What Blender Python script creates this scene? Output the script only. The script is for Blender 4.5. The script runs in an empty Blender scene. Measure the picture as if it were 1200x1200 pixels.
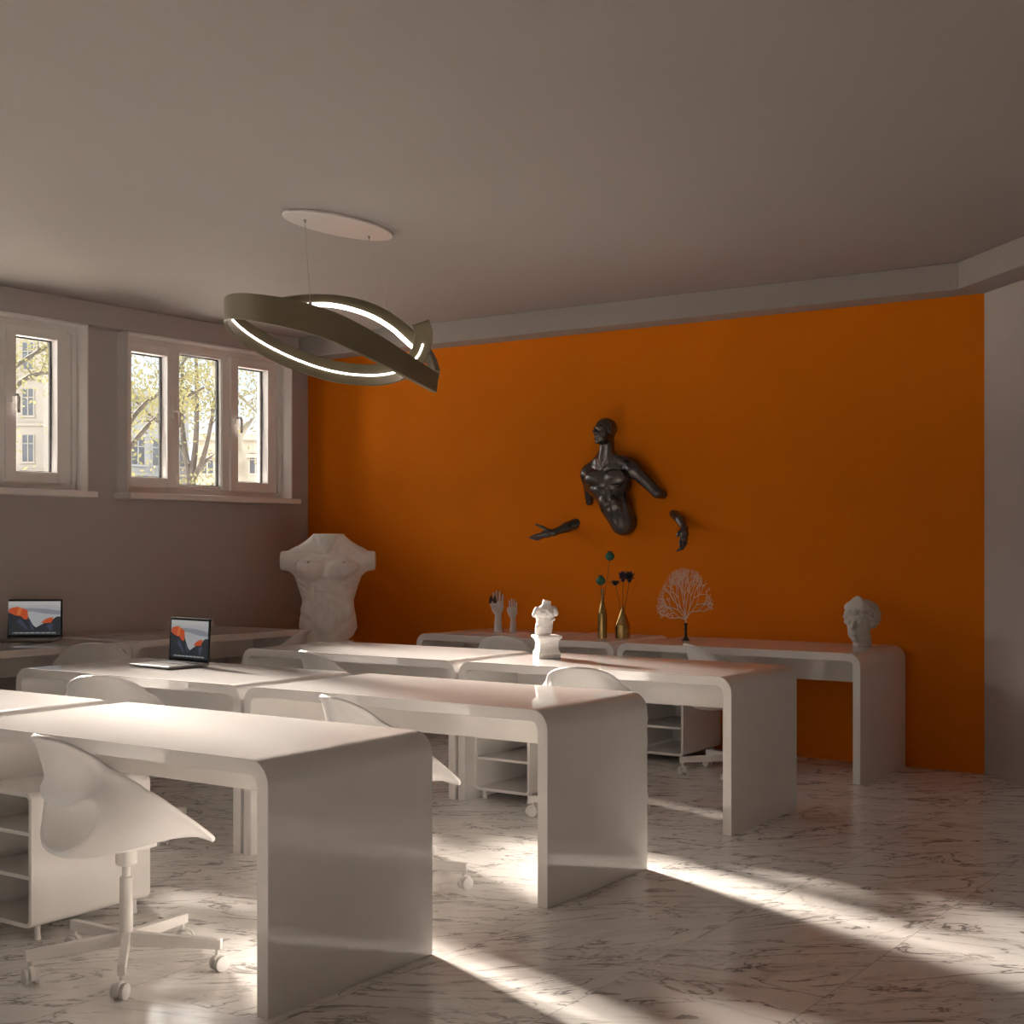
import bpy, bmesh, math, random
import numpy as np
from mathutils import Vector, Matrix

R_ = random.Random(7)
PI = math.pi
scene = bpy.context.scene
COL = scene.collection

# ------------------------------------------------------------------ camera
YAW = 0.6043
CAMZ = 1.37
cam_data = bpy.data.cameras.new('camera')
cam_data.sensor_width = 36
cam_data.lens = 36 * 1622.64 / 1200
cam_data.shift_y = 37.27 / 1200
cam_data.clip_end = 500
cam = bpy.data.objects.new('camera', cam_data)
cam.location = (0, 0, CAMZ)
cam.rotation_euler = (PI / 2, 0, YAW)
COL.objects.link(cam)
scene.camera = cam

# ------------------------------------------------------------------ world, sun, exposure
scene.view_settings.view_transform = 'Standard'
scene.view_settings.look = 'None'
scene.view_settings.gamma = 1
scene.view_settings.exposure = 0.78
try:
    scene.cycles.max_bounces = 14
    scene.cycles.diffuse_bounces = 9
    scene.cycles.glossy_bounces = 6
    scene.cycles.transparent_max_bounces = 16
    scene.cycles.sample_clamp_indirect = 6
    scene.cycles.use_denoising = True
    scene.cycles.caustics_reflective = False
except Exception:
    pass

SKY_STRENGTH = 6.0         # sky above the window view, brightened on purpose to light the room
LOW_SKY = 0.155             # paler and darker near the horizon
SUN_POWER = 28.0
SUN_COLOR = (1.0, 0.865, 0.75)
SUN_SLOPE = 0.40          # y per x on plan
SUN_TAN = 0.40           # tangent of the elevation
SUN_ANGLE = math.radians(10)

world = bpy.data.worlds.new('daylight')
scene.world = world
world.use_nodes = True
wn = world.node_tree
wn.nodes.clear()
wo = wn.nodes.new('ShaderNodeOutputWorld')
wb = wn.nodes.new('ShaderNodeBackground')
wt = wn.nodes.new('ShaderNodeTexCoord')
ws = wn.nodes.new('ShaderNodeSeparateXYZ')
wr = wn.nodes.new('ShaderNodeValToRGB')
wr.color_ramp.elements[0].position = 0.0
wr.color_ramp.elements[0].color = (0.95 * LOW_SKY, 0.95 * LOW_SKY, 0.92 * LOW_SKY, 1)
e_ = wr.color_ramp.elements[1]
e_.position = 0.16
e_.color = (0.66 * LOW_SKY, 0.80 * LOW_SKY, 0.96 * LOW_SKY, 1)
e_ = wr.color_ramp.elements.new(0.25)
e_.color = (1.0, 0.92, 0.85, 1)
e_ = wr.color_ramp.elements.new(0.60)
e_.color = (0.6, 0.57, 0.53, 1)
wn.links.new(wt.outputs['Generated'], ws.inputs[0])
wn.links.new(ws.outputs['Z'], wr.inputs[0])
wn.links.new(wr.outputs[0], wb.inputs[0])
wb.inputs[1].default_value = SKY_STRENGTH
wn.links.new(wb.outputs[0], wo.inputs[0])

sun_data = bpy.data.lights.new('sun', 'SUN')
sun_data.energy = SUN_POWER
sun_data.color = SUN_COLOR
sun_data.angle = SUN_ANGLE
sun = bpy.data.objects.new('sun', sun_data)
_n = 1 / math.sqrt(1 + SUN_SLOPE ** 2)
sun_dir = Vector((_n, -SUN_SLOPE * _n, -SUN_TAN)).normalized()      # the way the light travels
sun.rotation_euler = sun_dir.to_track_quat('-Z', 'Y').to_euler()
sun.location = (-20, 18, 12)
COL.objects.link(sun)

# room measures (metres)
XW = -7.823      # window wall
YW = 8.388       # orange wall
XC = -2.371      # right end of the orange wall, where the diagonal wall starts
ZC = 3.02        # ceiling
ZB = 2.862       # underside of the beams
YB = -1.6        # wall behind the camera
DIAG = 3.2       # diagonal wall run
XR = XC + DIAG
WIN0, WINP, WINW = 6.44, 1.985, 1.65
WZ0, WZ1 = 1.73, 2.855

for k in range(4):          # light portals in the window openings (sampling guides for the daylight)
    pd = bpy.data.lights.new('window_portal', 'AREA')
    pd.shape = 'RECTANGLE'
    pd.size = WINW
    pd.size_y = WZ1 - WZ0
    pd.cycles.is_portal = True
    po = bpy.data.objects.new('window_portal', pd)
    po.location = (XW - 0.30, WIN0 - WINP * k + WINW / 2, (WZ0 + WZ1) / 2)
    po.rotation_euler = (PI / 2, 0, -PI / 2)
    COL.objects.link(po)


# ------------------------------------------------------------------ helpers
def rf(r, f, z=0.0):
    """plan point given as metres to the right of and ahead of the camera's standing point"""
    c, s = math.cos(YAW), math.sin(YAW)
    return Vector((c * r - s * f, s * r + c * f, z))


def at(px, py, Y):
    """the point of the plane y = Y seen at a pixel of the photograph (used while measuring)"""
    c, s = math.cos(YAW), math.sin(YAW)
    k = (px - 600) / 1622.64
    d = Y / (c + s * k)
    return Vector((d * (-s + c * k), Y, CAMZ - (py - 637.27) * d / 1622.64))


class MB:
    def __init__(self):
        self.v, self.f, self.m = [], [], []
        self.mi = 0

    def add(self, verts, faces):
        b = len(self.v)
        self.v += [tuple(p) for p in verts]
        self.f += [tuple(i + b for i in f) for f in faces]
        self.m += [self.mi] * len(faces)
        return self

    def box(self, lo, hi, M=None):
        x0, y0, z0 = lo
        x1, y1, z1 = hi
        vs = [Vector(p) for p in ((x0, y0, z0), (x1, y0, z0), (x1, y1, z0), (x0, y1, z0),
                                  (x0, y0, z1), (x1, y0, z1), (x1, y1, z1), (x0, y1, z1))]
        if M is not None:
            vs = [M @ p for p in vs]
        return self.add(vs, [(0, 3, 2, 1), (4, 5, 6, 7), (0, 1, 5, 4), (1, 2, 6, 5), (2, 3, 7, 6), (3, 0, 4, 7)])

    def prism(self, poly, z0, z1, M=None):
        n = len(poly)
        vs = [Vector((x, y, z0)) for x, y in poly] + [Vector((x, y, z1)) for x, y in poly]
        if M is not None:
            vs = [M @ p for p in vs]
        fs = [tuple(range(n))[::-1], tuple(range(n, 2 * n))]
        fs += [(i, (i + 1) % n, n + (i + 1) % n, n + i) for i in range(n)]
        return self.add(vs, fs)

    def lathe(self, prof, n=32, M=None, cap=True):
        vs, fs = [], []
        for r, z in prof:
            for i in range(n):
                a = 2 * PI * i / n
                p = Vector((r * math.cos(a), r * math.sin(a), z))
                vs.append(M @ p if M is not None else p)
        for j in range(len(prof) - 1):
            for i in range(n):
                a, b = j * n + i, j * n + (i + 1) % n
                fs.append((a, b, b + n, a + n))
        if cap:
            fs.append(tuple(range(n))[::-1])
            fs.append(tuple((len(prof) - 1) * n + i for i in range(n)))
        return self.add(vs, fs)

    def tube(self, pts, rad, n=10, cap=True):
        pts = [Vector(p) for p in pts]
        if not hasattr(rad, '__len__'):
            rad = [rad] * len(pts)
        t0 = (pts[1] - pts[0]).normalized()
        u = t0.orthogonal().normalized()
        vs, fs = [], []
        for i, p in enumerate(pts):
            t = (pts[min(i + 1, len(pts) - 1)] - pts[max(i - 1, 0)]).normalized()
            u = (u - t * u.dot(t))
            u = u.normalized() if u.length > 1e-6 else t.orthogonal().normalized()
            w = t.cross(u)
            for k in range(n):
                a = 2 * PI * k / n
                vs.append(p + (u * math.cos(a) + w * math.sin(a)) * rad[i])
        for j in range(len(pts) - 1):
            for i in range(n):
                a, b = j * n + i, j * n + (i + 1) % n
                fs.append((a, b, b + n, a + n))
        if cap:
            fs.append(tuple(range(n))[::-1])
            fs.append(tuple((len(pts) - 1) * n + i for i in range(n)))
        return self.add(vs, fs)

    def ball(self, c, r, nu=16, nv=10, sc=(1, 1, 1)):
        c = Vector(c)
        vs, fs = [], []
        for j in range(nv + 1):
            th = PI * j / nv
            for i in range(nu):
                a = 2 * PI * i / nu
                vs.append(c + Vector((r * sc[0] * math.sin(th) * math.cos(a), r * sc[1] * math.sin(th) * math.sin(a), -r * sc[2] * math.cos(th))))
        for j in range(nv):
            for i in range(nu):
                a, b = j * nu + i, j * nu + (i + 1) % nu
                fs.append((a, b, b + nu, a + nu))
        return self.add(vs, fs)

    def build(self, name, mat, parent=None, smooth=35, bevel=0, recalc=True, seg=2):
        me = bpy.data.meshes.new(name)
        me.from_pydata(self.v, [], self.f)
        mats = mat if isinstance(mat, (list, tuple)) else [mat]
        for m in mats:
            me.materials.append(m)
        if len(mats) > 1:
            me.polygons.foreach_set('material_index', self.m)
        bm = bmesh.new()
        bm.from_mesh(me)
        bmesh.ops.remove_doubles(bm, verts=bm.verts, dist=1e-6)
        if recalc:
            bmesh.ops.recalc_face_normals(bm, faces=bm.faces)
        bm.to_mesh(me)
        bm.free()
        if smooth:
            me.shade_smooth()
            if smooth < 180:
                me.set_sharp_from_angle(angle=math.radians(smooth))
        o = bpy.data.objects.new(name, me)
        COL.objects.link(o)
        if parent is not None:
            o.parent = parent
        if bevel:
            b = o.modifiers.new('bevel', 'BEVEL')
            b.width = bevel
            b.segments = seg
            b.limit_method = 'ANGLE'
            b.angle_limit = math.radians(40)
            b.harden_normals = True
        return o


def tag(o, label, cat, group=None, kind=None):
    o['label'] = label
    if cat:
        o['category'] = cat
    if group:
        o['group'] = group
    if kind:
        o['kind'] = kind
    return o


def thing(name, label, cat, loc=(0, 0, 0), rotz=0.0, group=None):
    o = bpy.data.objects.new(name, None)
    o.empty_display_size = 0.1
    COL.objects.link(o)
    o.location = loc
    o.rotation_euler = (0, 0, rotz)
    return tag(o, label, cat, group)


def struct(o, label=None):
    o['kind'] = 'structure'
    if label:
        o['label'] = label
    return o


def dup(root, label, loc=None, rotz=None):
    r = root.copy()
    COL.objects.link(r)
    r['label'] = label
    if loc is not None:
        r.location = loc
    if rotz is not None:
        r.rotation_euler = (0, 0, rotz)
    for ch in list(root.children):
        c = ch.copy()
        COL.objects.link(c)
        c.parent = r
        for g in list(ch.children):
            d = g.copy()
            COL.objects.link(d)
            d.parent = c
    return r


# ------------------------------------------------------------------ materials
def mat(name, col, rough=0.5, metal=0.0, coat=0.0, emit=None, estr=1.0, spec=0.5):
    m = bpy.data.materials.new(name)
    m.use_nodes = True
    b = m.node_tree.nodes['Principled BSDF']
    b.inputs['Base Color'].default_value = (*col, 1)
    b.inputs['Roughness'].default_value = rough
    b.inputs['Metallic'].default_value = metal
    b.inputs['Coat Weight'].default_value = coat
    b.inputs['IOR'].default_value = 1.5
    b.inputs['Coat Roughness'].default_value = 0.03
    b.inputs['Specular IOR Level'].default_value = spec
    if emit:
        b.inputs['Emission Color'].default_value = (*emit, 1)
        b.inputs['Emission Strength'].default_value = estr
    return m


def N(m, t, **kw):
    n = m.node_tree.nodes.new(t)
    for k, v in kw.items():
        setattr(n, k, v)
    return n


def lk(m, a, b):
    m.node_tree.links.new(a, b)


def speckle(m, col, amount=0.06, scale=60, bump=0.0, bscale=80):
    """slight procedural variation of a plain material"""
    b = m.node_tree.nodes['Principled BSDF']
    tc = N(m, 'ShaderNodeTexCoord')
    nz = N(m, 'ShaderNodeTexNoise')
    nz.inputs['Scale'].default_value = scale
    nz.inputs['Detail'].default_value = 4
    lk(m, tc.outputs['Object'], nz.inputs['Vector'])
    cr = N(m, 'ShaderNodeValToRGB')
    cr.color_ramp.elements[0].position = 0.3
    cr.color_ramp.elements[1].position = 0.7
    cr.color_ramp.elements[0].color = (*[c * (1 - amount) for c in col], 1)
    cr.color_ramp.elements[1].color = (*[min(1, c * (1 + amount)) for c in col], 1)
    lk(m, nz.outputs['Fac'], cr.inputs[0])
    lk(m, cr.outputs[0], b.inputs['Base Color'])
    if bump:
        n2 = N(m, 'ShaderNodeTexNoise')
        n2.inputs['Scale'].default_value = bscale
        lk(m, tc.outputs['Object'], n2.inputs['Vector'])
        bp = N(m, 'ShaderNodeBump')
        bp.inputs['Strength'].default_value = bump
        bp.inputs['Distance'].default_value = 0.005
        lk(m, n2.outputs['Fac'], bp.inputs['Height'])
        lk(m, bp.outputs[0], b.inputs['Normal'])
    return m


def marble_floor():
    m = mat('marble_tiles', (0.8, 0.78, 0.75), 0.16)
    b = m.node_tree.nodes['Principled BSDF']
    tc = N(m, 'ShaderNodeTexCoord')
    sp = N(m, 'ShaderNodeSeparateXYZ')
    lk(m, tc.outputs['Object'], sp.inputs[0])

    def math_(op, a, bb=None, clamp=False):
        n = N(m, 'ShaderNodeMath', operation=op, use_clamp=clamp)
        for i, v in enumerate((a, bb)):
            if v is None:
                continue
            if isinstance(v, (int, float)):
                n.inputs[i].default_value = v
            else:
                lk(m, v, n.inputs[i])
        return n.outputs[0]
    tx = math_('DIVIDE', math_('ADD', sp.outputs['X'], 1.6), 0.6)
    ix = math_('FLOOR', tx)
    ty = math_('ADD', math_('DIVIDE', math_('ADD', sp.outputs['Y'], 0.15), 1.2), math_('MULTIPLY', ix, 0.5))
    iy = math_('FLOOR', ty)
    cb = N(m, 'ShaderNodeCombineXYZ')
    lk(m, ix, cb.inputs[0])
    lk(m, iy, cb.inputs[1])
    wn_ = N(m, 'ShaderNodeTexWhiteNoise', noise_dimensions='3D')
    lk(m, cb.outputs[0], wn_.inputs['Vector'])
    off = N(m, 'ShaderNodeVectorMath', operation='SCALE')
    off.inputs['Scale'].default_value = 37.0
    lk(m, wn_.outputs['Color'], off.inputs[0])
    ad = N(m, 'ShaderNodeVectorMath', operation='ADD')
    # per-tile small rotation of the grain
    rot = N(m, 'ShaderNodeVectorRotate', rotation_type='Z_AXIS')
    lk(m, tc.outputs['Object'], rot.inputs['Vector'])
    ang = math_('SUBTRACT', math_('MULTIPLY', wn_.outputs['Value'], 0.7), 0.95)
    lk(m, ang, rot.inputs['Angle'])
    lk(m, rot.outputs[0], ad.inputs[0])
    lk(m, off.outputs[0], ad.inputs[1])
    stretch = N(m, 'ShaderNodeMapping')
    stretch.inputs['Scale'].default_value = (1.0, 2.9, 1.0)
    lk(m, ad.outputs[0], stretch.inputs[0])

    def vein(scale, dist, width, seed, detail=5):
        mp = N(m, 'ShaderNodeMapping')
        mp.inputs['Location'].default_value = (seed, seed * 1.7, seed * 0.3)
        lk(m, stretch.outputs[0], mp.inputs[0])
        nz = N(m, 'ShaderNodeTexNoise')
        nz.inputs['Scale'].default_value = scale
        nz.inputs['Detail'].default_value = detail
        nz.inputs['Roughness'].default_value = 0.55
        nz.inputs['Distortion'].default_value = dist
        lk(m, mp.outputs[0], nz.inputs['Vector'])
        a = math_('ABSOLUTE', math_('SUBTRACT', nz.outputs['Fac'], 0.5))
        mr = N(m, 'ShaderNodeMapRange', interpolation_type='SMOOTHSTEP')
        mr.inputs['From Min'].default_value = 0
        mr.inputs['From Max'].default_value = width
        mr.inputs['To Min'].default_value = 1
        mr.inputs['To Max'].default_value = 0
        lk(m, a, mr.inputs['Value'])
        return mr.outputs[0]

    def mask(scale, lo, hi, seed):
        mp = N(m, 'ShaderNodeMapping')
        mp.inputs['Location'].default_value = (seed, -seed, seed)
        lk(m, stretch.outputs[0], mp.inputs[0])
        nz = N(m, 'ShaderNodeTexNoise')
        nz.inputs['Scale'].default_value = scale
        nz.inputs['Detail'].default_value = 3
        lk(m, mp.outputs[0], nz.inputs['Vector'])
        mr = N(m, 'ShaderNodeMapRange', interpolation_type='SMOOTHSTEP')
        mr.inputs['From Min'].default_value = lo
        mr.inputs['From Max'].default_value = hi
        lk(m, nz.outputs['Fac'], mr.inputs['Value'])
        return mr.outputs[0]
    v1 = math_('MULTIPLY', vein(1.7, 1.5, 0.026, 3.1), mask(2.3, 0.36, 0.56, 11))
    v2 = math_('MULTIPLY', vein(3.0, 1.2, 0.024, 8.7, 4), math_('MULTIPLY', mask(2.0, 0.42, 0.62, 5), 0.8))
    v3 = math_('MULTIPLY', vein(1.7, 1.5, 0.07, 3.1), 0.18)
    v = math_('MAXIMUM', math_('MAXIMUM', v1, v2), v3, True)
    mix = N(m, 'ShaderNodeMix', data_type='RGBA')
    mix.inputs['A'].default_value = (0.81, 0.785, 0.755, 1)
    mix.inputs['B'].default_value = (0.13, 0.115, 0.105, 1)
    lk(m, math_('MULTIPLY', v, 0.85), mix.inputs['Factor'])

    def seam(t, w):
        fr = math_('FRACT', t)
        d = math_('MINIMUM', fr, math_('SUBTRACT', 1.0, fr))
        return math_('LESS_THAN', d, w)
    s = math_('MULTIPLY', math_('MAXIMUM', seam(tx, 0.0022), math_('MULTIPLY', seam(ty, 0.0009), 0.5)), 0.6)
    mix2 = N(m, 'ShaderNodeMix', data_type='RGBA')
    lk(m, s, mix2.inputs['Factor'])
    lk(m, mix.outputs['Result'], mix2.inputs['A'])
    mix2.inputs['B'].default_value = (0.2, 0.17, 0.15, 1)
    lk(m, mix2.outputs['Result'], b.inputs['Base Color'])
    return m


M = {}
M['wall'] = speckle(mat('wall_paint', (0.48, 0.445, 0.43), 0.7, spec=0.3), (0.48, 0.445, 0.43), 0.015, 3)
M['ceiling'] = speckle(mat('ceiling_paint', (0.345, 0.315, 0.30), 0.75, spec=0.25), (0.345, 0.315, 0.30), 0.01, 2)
M['orange'] = speckle(mat('orange_paint', (0.70, 0.178, 0.001), 0.75, spec=0.12), (0.70, 0.178, 0.001), 0.02, 3)
M['floor'] = marble_floor()
M['gloss'] = speckle(mat('white_gloss_lacquer', (0.80, 0.785, 0.77), 0.02), (0.80, 0.785, 0.77), 0.01, 8)
M['gloss'].node_tree.nodes['Principled BSDF'].inputs['IOR'].default_value = 1.62
M['satin'] = speckle(mat('white_satin_laminate', (0.78, 0.76, 0.745), 0.3), (0.78, 0.76, 0.745), 0.01, 8)
M['pvc'] = speckle(mat('white_window_plastic', (0.80, 0.78, 0.765), 0.32), (0.80, 0.78, 0.765), 0.01, 10)
M['plastic'] = speckle(mat('white_moulded_plastic', (0.77, 0.765, 0.76), 0.33), (0.77, 0.765, 0.76), 0.01, 12)
M['steel_white'] = speckle(mat('white_powder_coat', (0.76, 0.74, 0.72), 0.38), (0.76, 0.74, 0.72), 0.02, 90)
M['wheel'] = speckle(mat('pale_grey_wheel', (0.66, 0.65, 0.64), 0.4), (0.66, 0.65, 0.64), 0.02, 40)
M['dark'] = speckle(mat('dark_rubber', (0.03, 0.03, 0.03), 0.6), (0.03, 0.03, 0.03), 0.1, 40)
M['bronze'] = speckle(mat('olive_bronze_metal', (0.165, 0.135, 0.082), 0.42, 0.35), (0.165, 0.135, 0.082), 0.05, 120)
M['led'] = mat('led_diffuser', (0.9, 0.9, 0.88), 0.5, emit=(1.0, 0.95, 0.86), estr=5.0)
M['chrome'] = speckle(mat('brushed_chrome', (0.5, 0.48, 0.46), 0.3, 1.0), (0.5, 0.48, 0.46), 0.05, 200)
M['plaster'] = speckle(mat('white_plaster', (0.86, 0.83, 0.80), 0.45), (0.86, 0.83, 0.80), 0.05, 22, 0.25, 60)
M['plasterdark'] = speckle(mat('grey_plaster', (0.56, 0.54, 0.51), 0.6), (0.56, 0.54, 0.51), 0.06, 40, 0.3, 90)
M['matte_white'] = speckle(mat('matte_white_ceramic', (0.70, 0.67, 0.66), 0.5), (0.70, 0.67, 0.66), 0.02, 30)
M['pewter'] = speckle(mat('dark_pewter_resin', (0.17, 0.158, 0.15), 0.24, 0.75), (0.135, 0.125, 0.12), 0.15, 40)
M['gold'] = speckle(mat('hammered_gold', (0.46, 0.31, 0.12), 0.22, 1.0), (0.46, 0.31, 0.12), 0.12, 90, 0.12, 90)
M['green'] = speckle(mat('teal_green_pod', (0.02, 0.14, 0.085), 0.55), (0.02, 0.14, 0.085), 0.3, 120)
M['stem'] = speckle(mat('dark_olive_stem', (0.05, 0.05, 0.025), 0.6), (0.05, 0.05, 0.025), 0.2, 100)
M['petal'] = speckle(mat('near_black_petal', (0.018, 0.02, 0.035), 0.5), (0.018, 0.02, 0.035), 0.3, 100)
M['purple'] = speckle(mat('dark_purple_petal', (0.06, 0.022, 0.06), 0.5), (0.06, 0.022, 0.06), 0.3, 100)
M['black'] = speckle(mat('black_turned_wood', (0.015, 0.014, 0.014), 0.35), (0.015, 0.014, 0.014), 0.2, 60)
M['coral'] = speckle(mat('bleached_coral', (0.82, 0.66, 0.56), 0.6), (0.82, 0.66, 0.56), 0.08, 120)
M['wing'] = speckle(mat('rust_and_black_wing', (0.10, 0.045, 0.018), 0.6), (0.10, 0.045, 0.018), 0.7, 90)
M['alu'] = speckle(mat('space_grey_aluminium', (0.30, 0.29, 0.28), 0.3, 0.8), (0.30, 0.29, 0.28), 0.02, 300)
M['bezel'] = speckle(mat('black_glass_bezel', (0.012, 0.012, 0.012), 0.12), (0.012, 0.012, 0.012), 0.1, 50)
M['key'] = speckle(mat('black_keycap', (0.02, 0.02, 0.02), 0.5), (0.02, 0.02, 0.02), 0.1, 80)
M['pave'] = speckle(mat('pale_paving', (0.82, 0.78, 0.71), 0.8), (0.82, 0.78, 0.71), 0.2, 1.5)
M['bark'] = speckle(mat('grey_bark', (0.035, 0.032, 0.028), 0.85), (0.035, 0.032, 0.028), 0.4, 6, 0.5, 20)
M['palebark'] = speckle(mat('pale_plane_bark', (0.15, 0.145, 0.12), 0.85), (0.15, 0.145, 0.12), 0.35, 5, 0.4, 20)
M['leafy'] = speckle(mat('yellow_green_leaf', (0.17, 0.165, 0.085), 1.0, spec=0.0), (0.17, 0.165, 0.085), 0.3, 1.5)
M['stucco_w'] = speckle(mat('pale_cream_stucco', (0.26, 0.24, 0.205), 0.8), (0.26, 0.24, 0.205), 0.06, 0.5)
M['stucco_g'] = speckle(mat('pale_grey_stucco', (0.155, 0.148, 0.135), 0.8), (0.155, 0.148, 0.135), 0.1, 0.4)
M['stucco_b'] = speckle(mat('bluish_grey_stucco', (0.15, 0.163, 0.18), 0.8), (0.15, 0.163, 0.18), 0.1, 0.4)
M['winglass'] = speckle(mat('dark_window_glass', (0.05, 0.06, 0.075), 0.2), (0.05, 0.06, 0.075), 0.2, 1)


def glass_mat():
    m = bpy.data.materials.new('window_glass')
    m.use_nodes = True
    nt = m.node_tree
    nt.nodes.clear()
    o = nt.nodes.new('ShaderNodeOutputMaterial')
    mx = nt.nodes.new('ShaderNodeMixShader')
    tr = nt.nodes.new('ShaderNodeBsdfTransparent')
    gl = nt.nodes.new('ShaderNodeBsdfGlossy')
    gl.inputs['Roughness'].default_value = 0.02
    fr = nt.nodes.new('ShaderNodeFresnel')
    fr.inputs['IOR'].default_value = 1.35
    tr.inputs['Color'].default_value = (0.97, 0.98, 0.98, 1)
    nt.links.new(fr.outputs[0], mx.inputs[0])
    nt.links.new(tr.outputs[0], mx.inputs[1])
    nt.links.new(gl.outputs[0], mx.inputs[2])
    nt.links.new(mx.outputs[0], o.inputs[0])
    return m


M['glass'] = glass_mat()

# ------------------------------------------------------------------ room shell
T = 0.25
mb = MB()
mb.box((XW - 0.3, YB - 0.3, -0.2), (XR + 0.3, YW + 0.3, 0))
struct(mb.build('floor', M['floor'], smooth=0), 'white marble tile floor with thin dark grey veins')
mb = MB()
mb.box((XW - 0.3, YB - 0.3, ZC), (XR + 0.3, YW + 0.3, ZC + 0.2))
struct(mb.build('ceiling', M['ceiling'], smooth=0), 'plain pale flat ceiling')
mb = MB()
mb.box((XW, YW, 0), (XC + 0.3, YW + T, ZC))
struct(mb.build('wall_back', M['orange'], smooth=0), 'bright orange painted wall behind the last row of desks')
# diagonal wall on the right
mb = MB()
q = T * 0.7071
mb.prism([(XC, YW), (XR, YW - DIAG), (XR + q, YW - DIAG + q), (XC + q, YW + q)], 0, ZC)
struct(mb.build('wall_right_diagonal', M['wall'], smooth=0), 'plain grey diagonal wall at the right end of the orange wall')
mb = MB()
mb.box((XR, YB, 0), (XR + T, YW - DIAG, ZC))
struct(mb.build('wall_right', M['wall'], smooth=0))
mb = MB()
mb.box((XW - T, YB - T, 0), (XR + T, YB, ZC))
struct(mb.build('wall_front', M['wall'], smooth=0))
# window wall with openings
mb = MB()
XO = XW - 0.28
mb.box((XO, YB, 0), (XW, YW + T, WZ0 - 0.03))
mb.box((XO, YB, WZ1), (XW, YW + T, ZC))
edges = [YB]
for k in (3, 2, 1, 0):
    edges += [WIN0 - WINP * k, WIN0 - WINP * k + WINW]
edges.append(YW + T)
for a, b in zip(edges[0::2], edges[1::2]):
    mb.box((XO, a, WZ0 - 0.03), (XW, b, WZ1))
struct(mb.build('wall_left', M['wall'], smooth=0), 'grey window wall on the left')
# beams
BF = 0.222
mb = MB()
mb.box((XW, YB, ZB), (-7.712, YW, ZC))
struct(mb.build('trim_1', M['wall'], smooth=0, bevel=0.004), 'grey ceiling beam running above the windows')
mb = MB()
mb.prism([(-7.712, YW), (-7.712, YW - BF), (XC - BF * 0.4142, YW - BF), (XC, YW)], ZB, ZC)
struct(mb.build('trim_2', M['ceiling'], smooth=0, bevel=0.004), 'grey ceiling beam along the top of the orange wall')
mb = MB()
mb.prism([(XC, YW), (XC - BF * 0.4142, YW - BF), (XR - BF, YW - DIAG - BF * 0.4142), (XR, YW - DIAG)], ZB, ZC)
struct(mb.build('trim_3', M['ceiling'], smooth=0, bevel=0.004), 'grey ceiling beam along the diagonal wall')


# ------------------------------------------------------------------ windows
def frame_ring(mb, x0, x1, ya, yb, za, zb, w):
    wl, wr_, wb_, wt_ = w
    mb.box((x0, ya, za), (x1, ya + wl, zb))
    mb.box((x0, yb - wr_, za), (x1, yb, zb))
    mb.box((x0, ya + wl, za), (x1, yb - wr_, za + wb_))
    mb.box((x0, ya + wl, zb - wt_), (x1, yb - wr_, zb))


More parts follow.
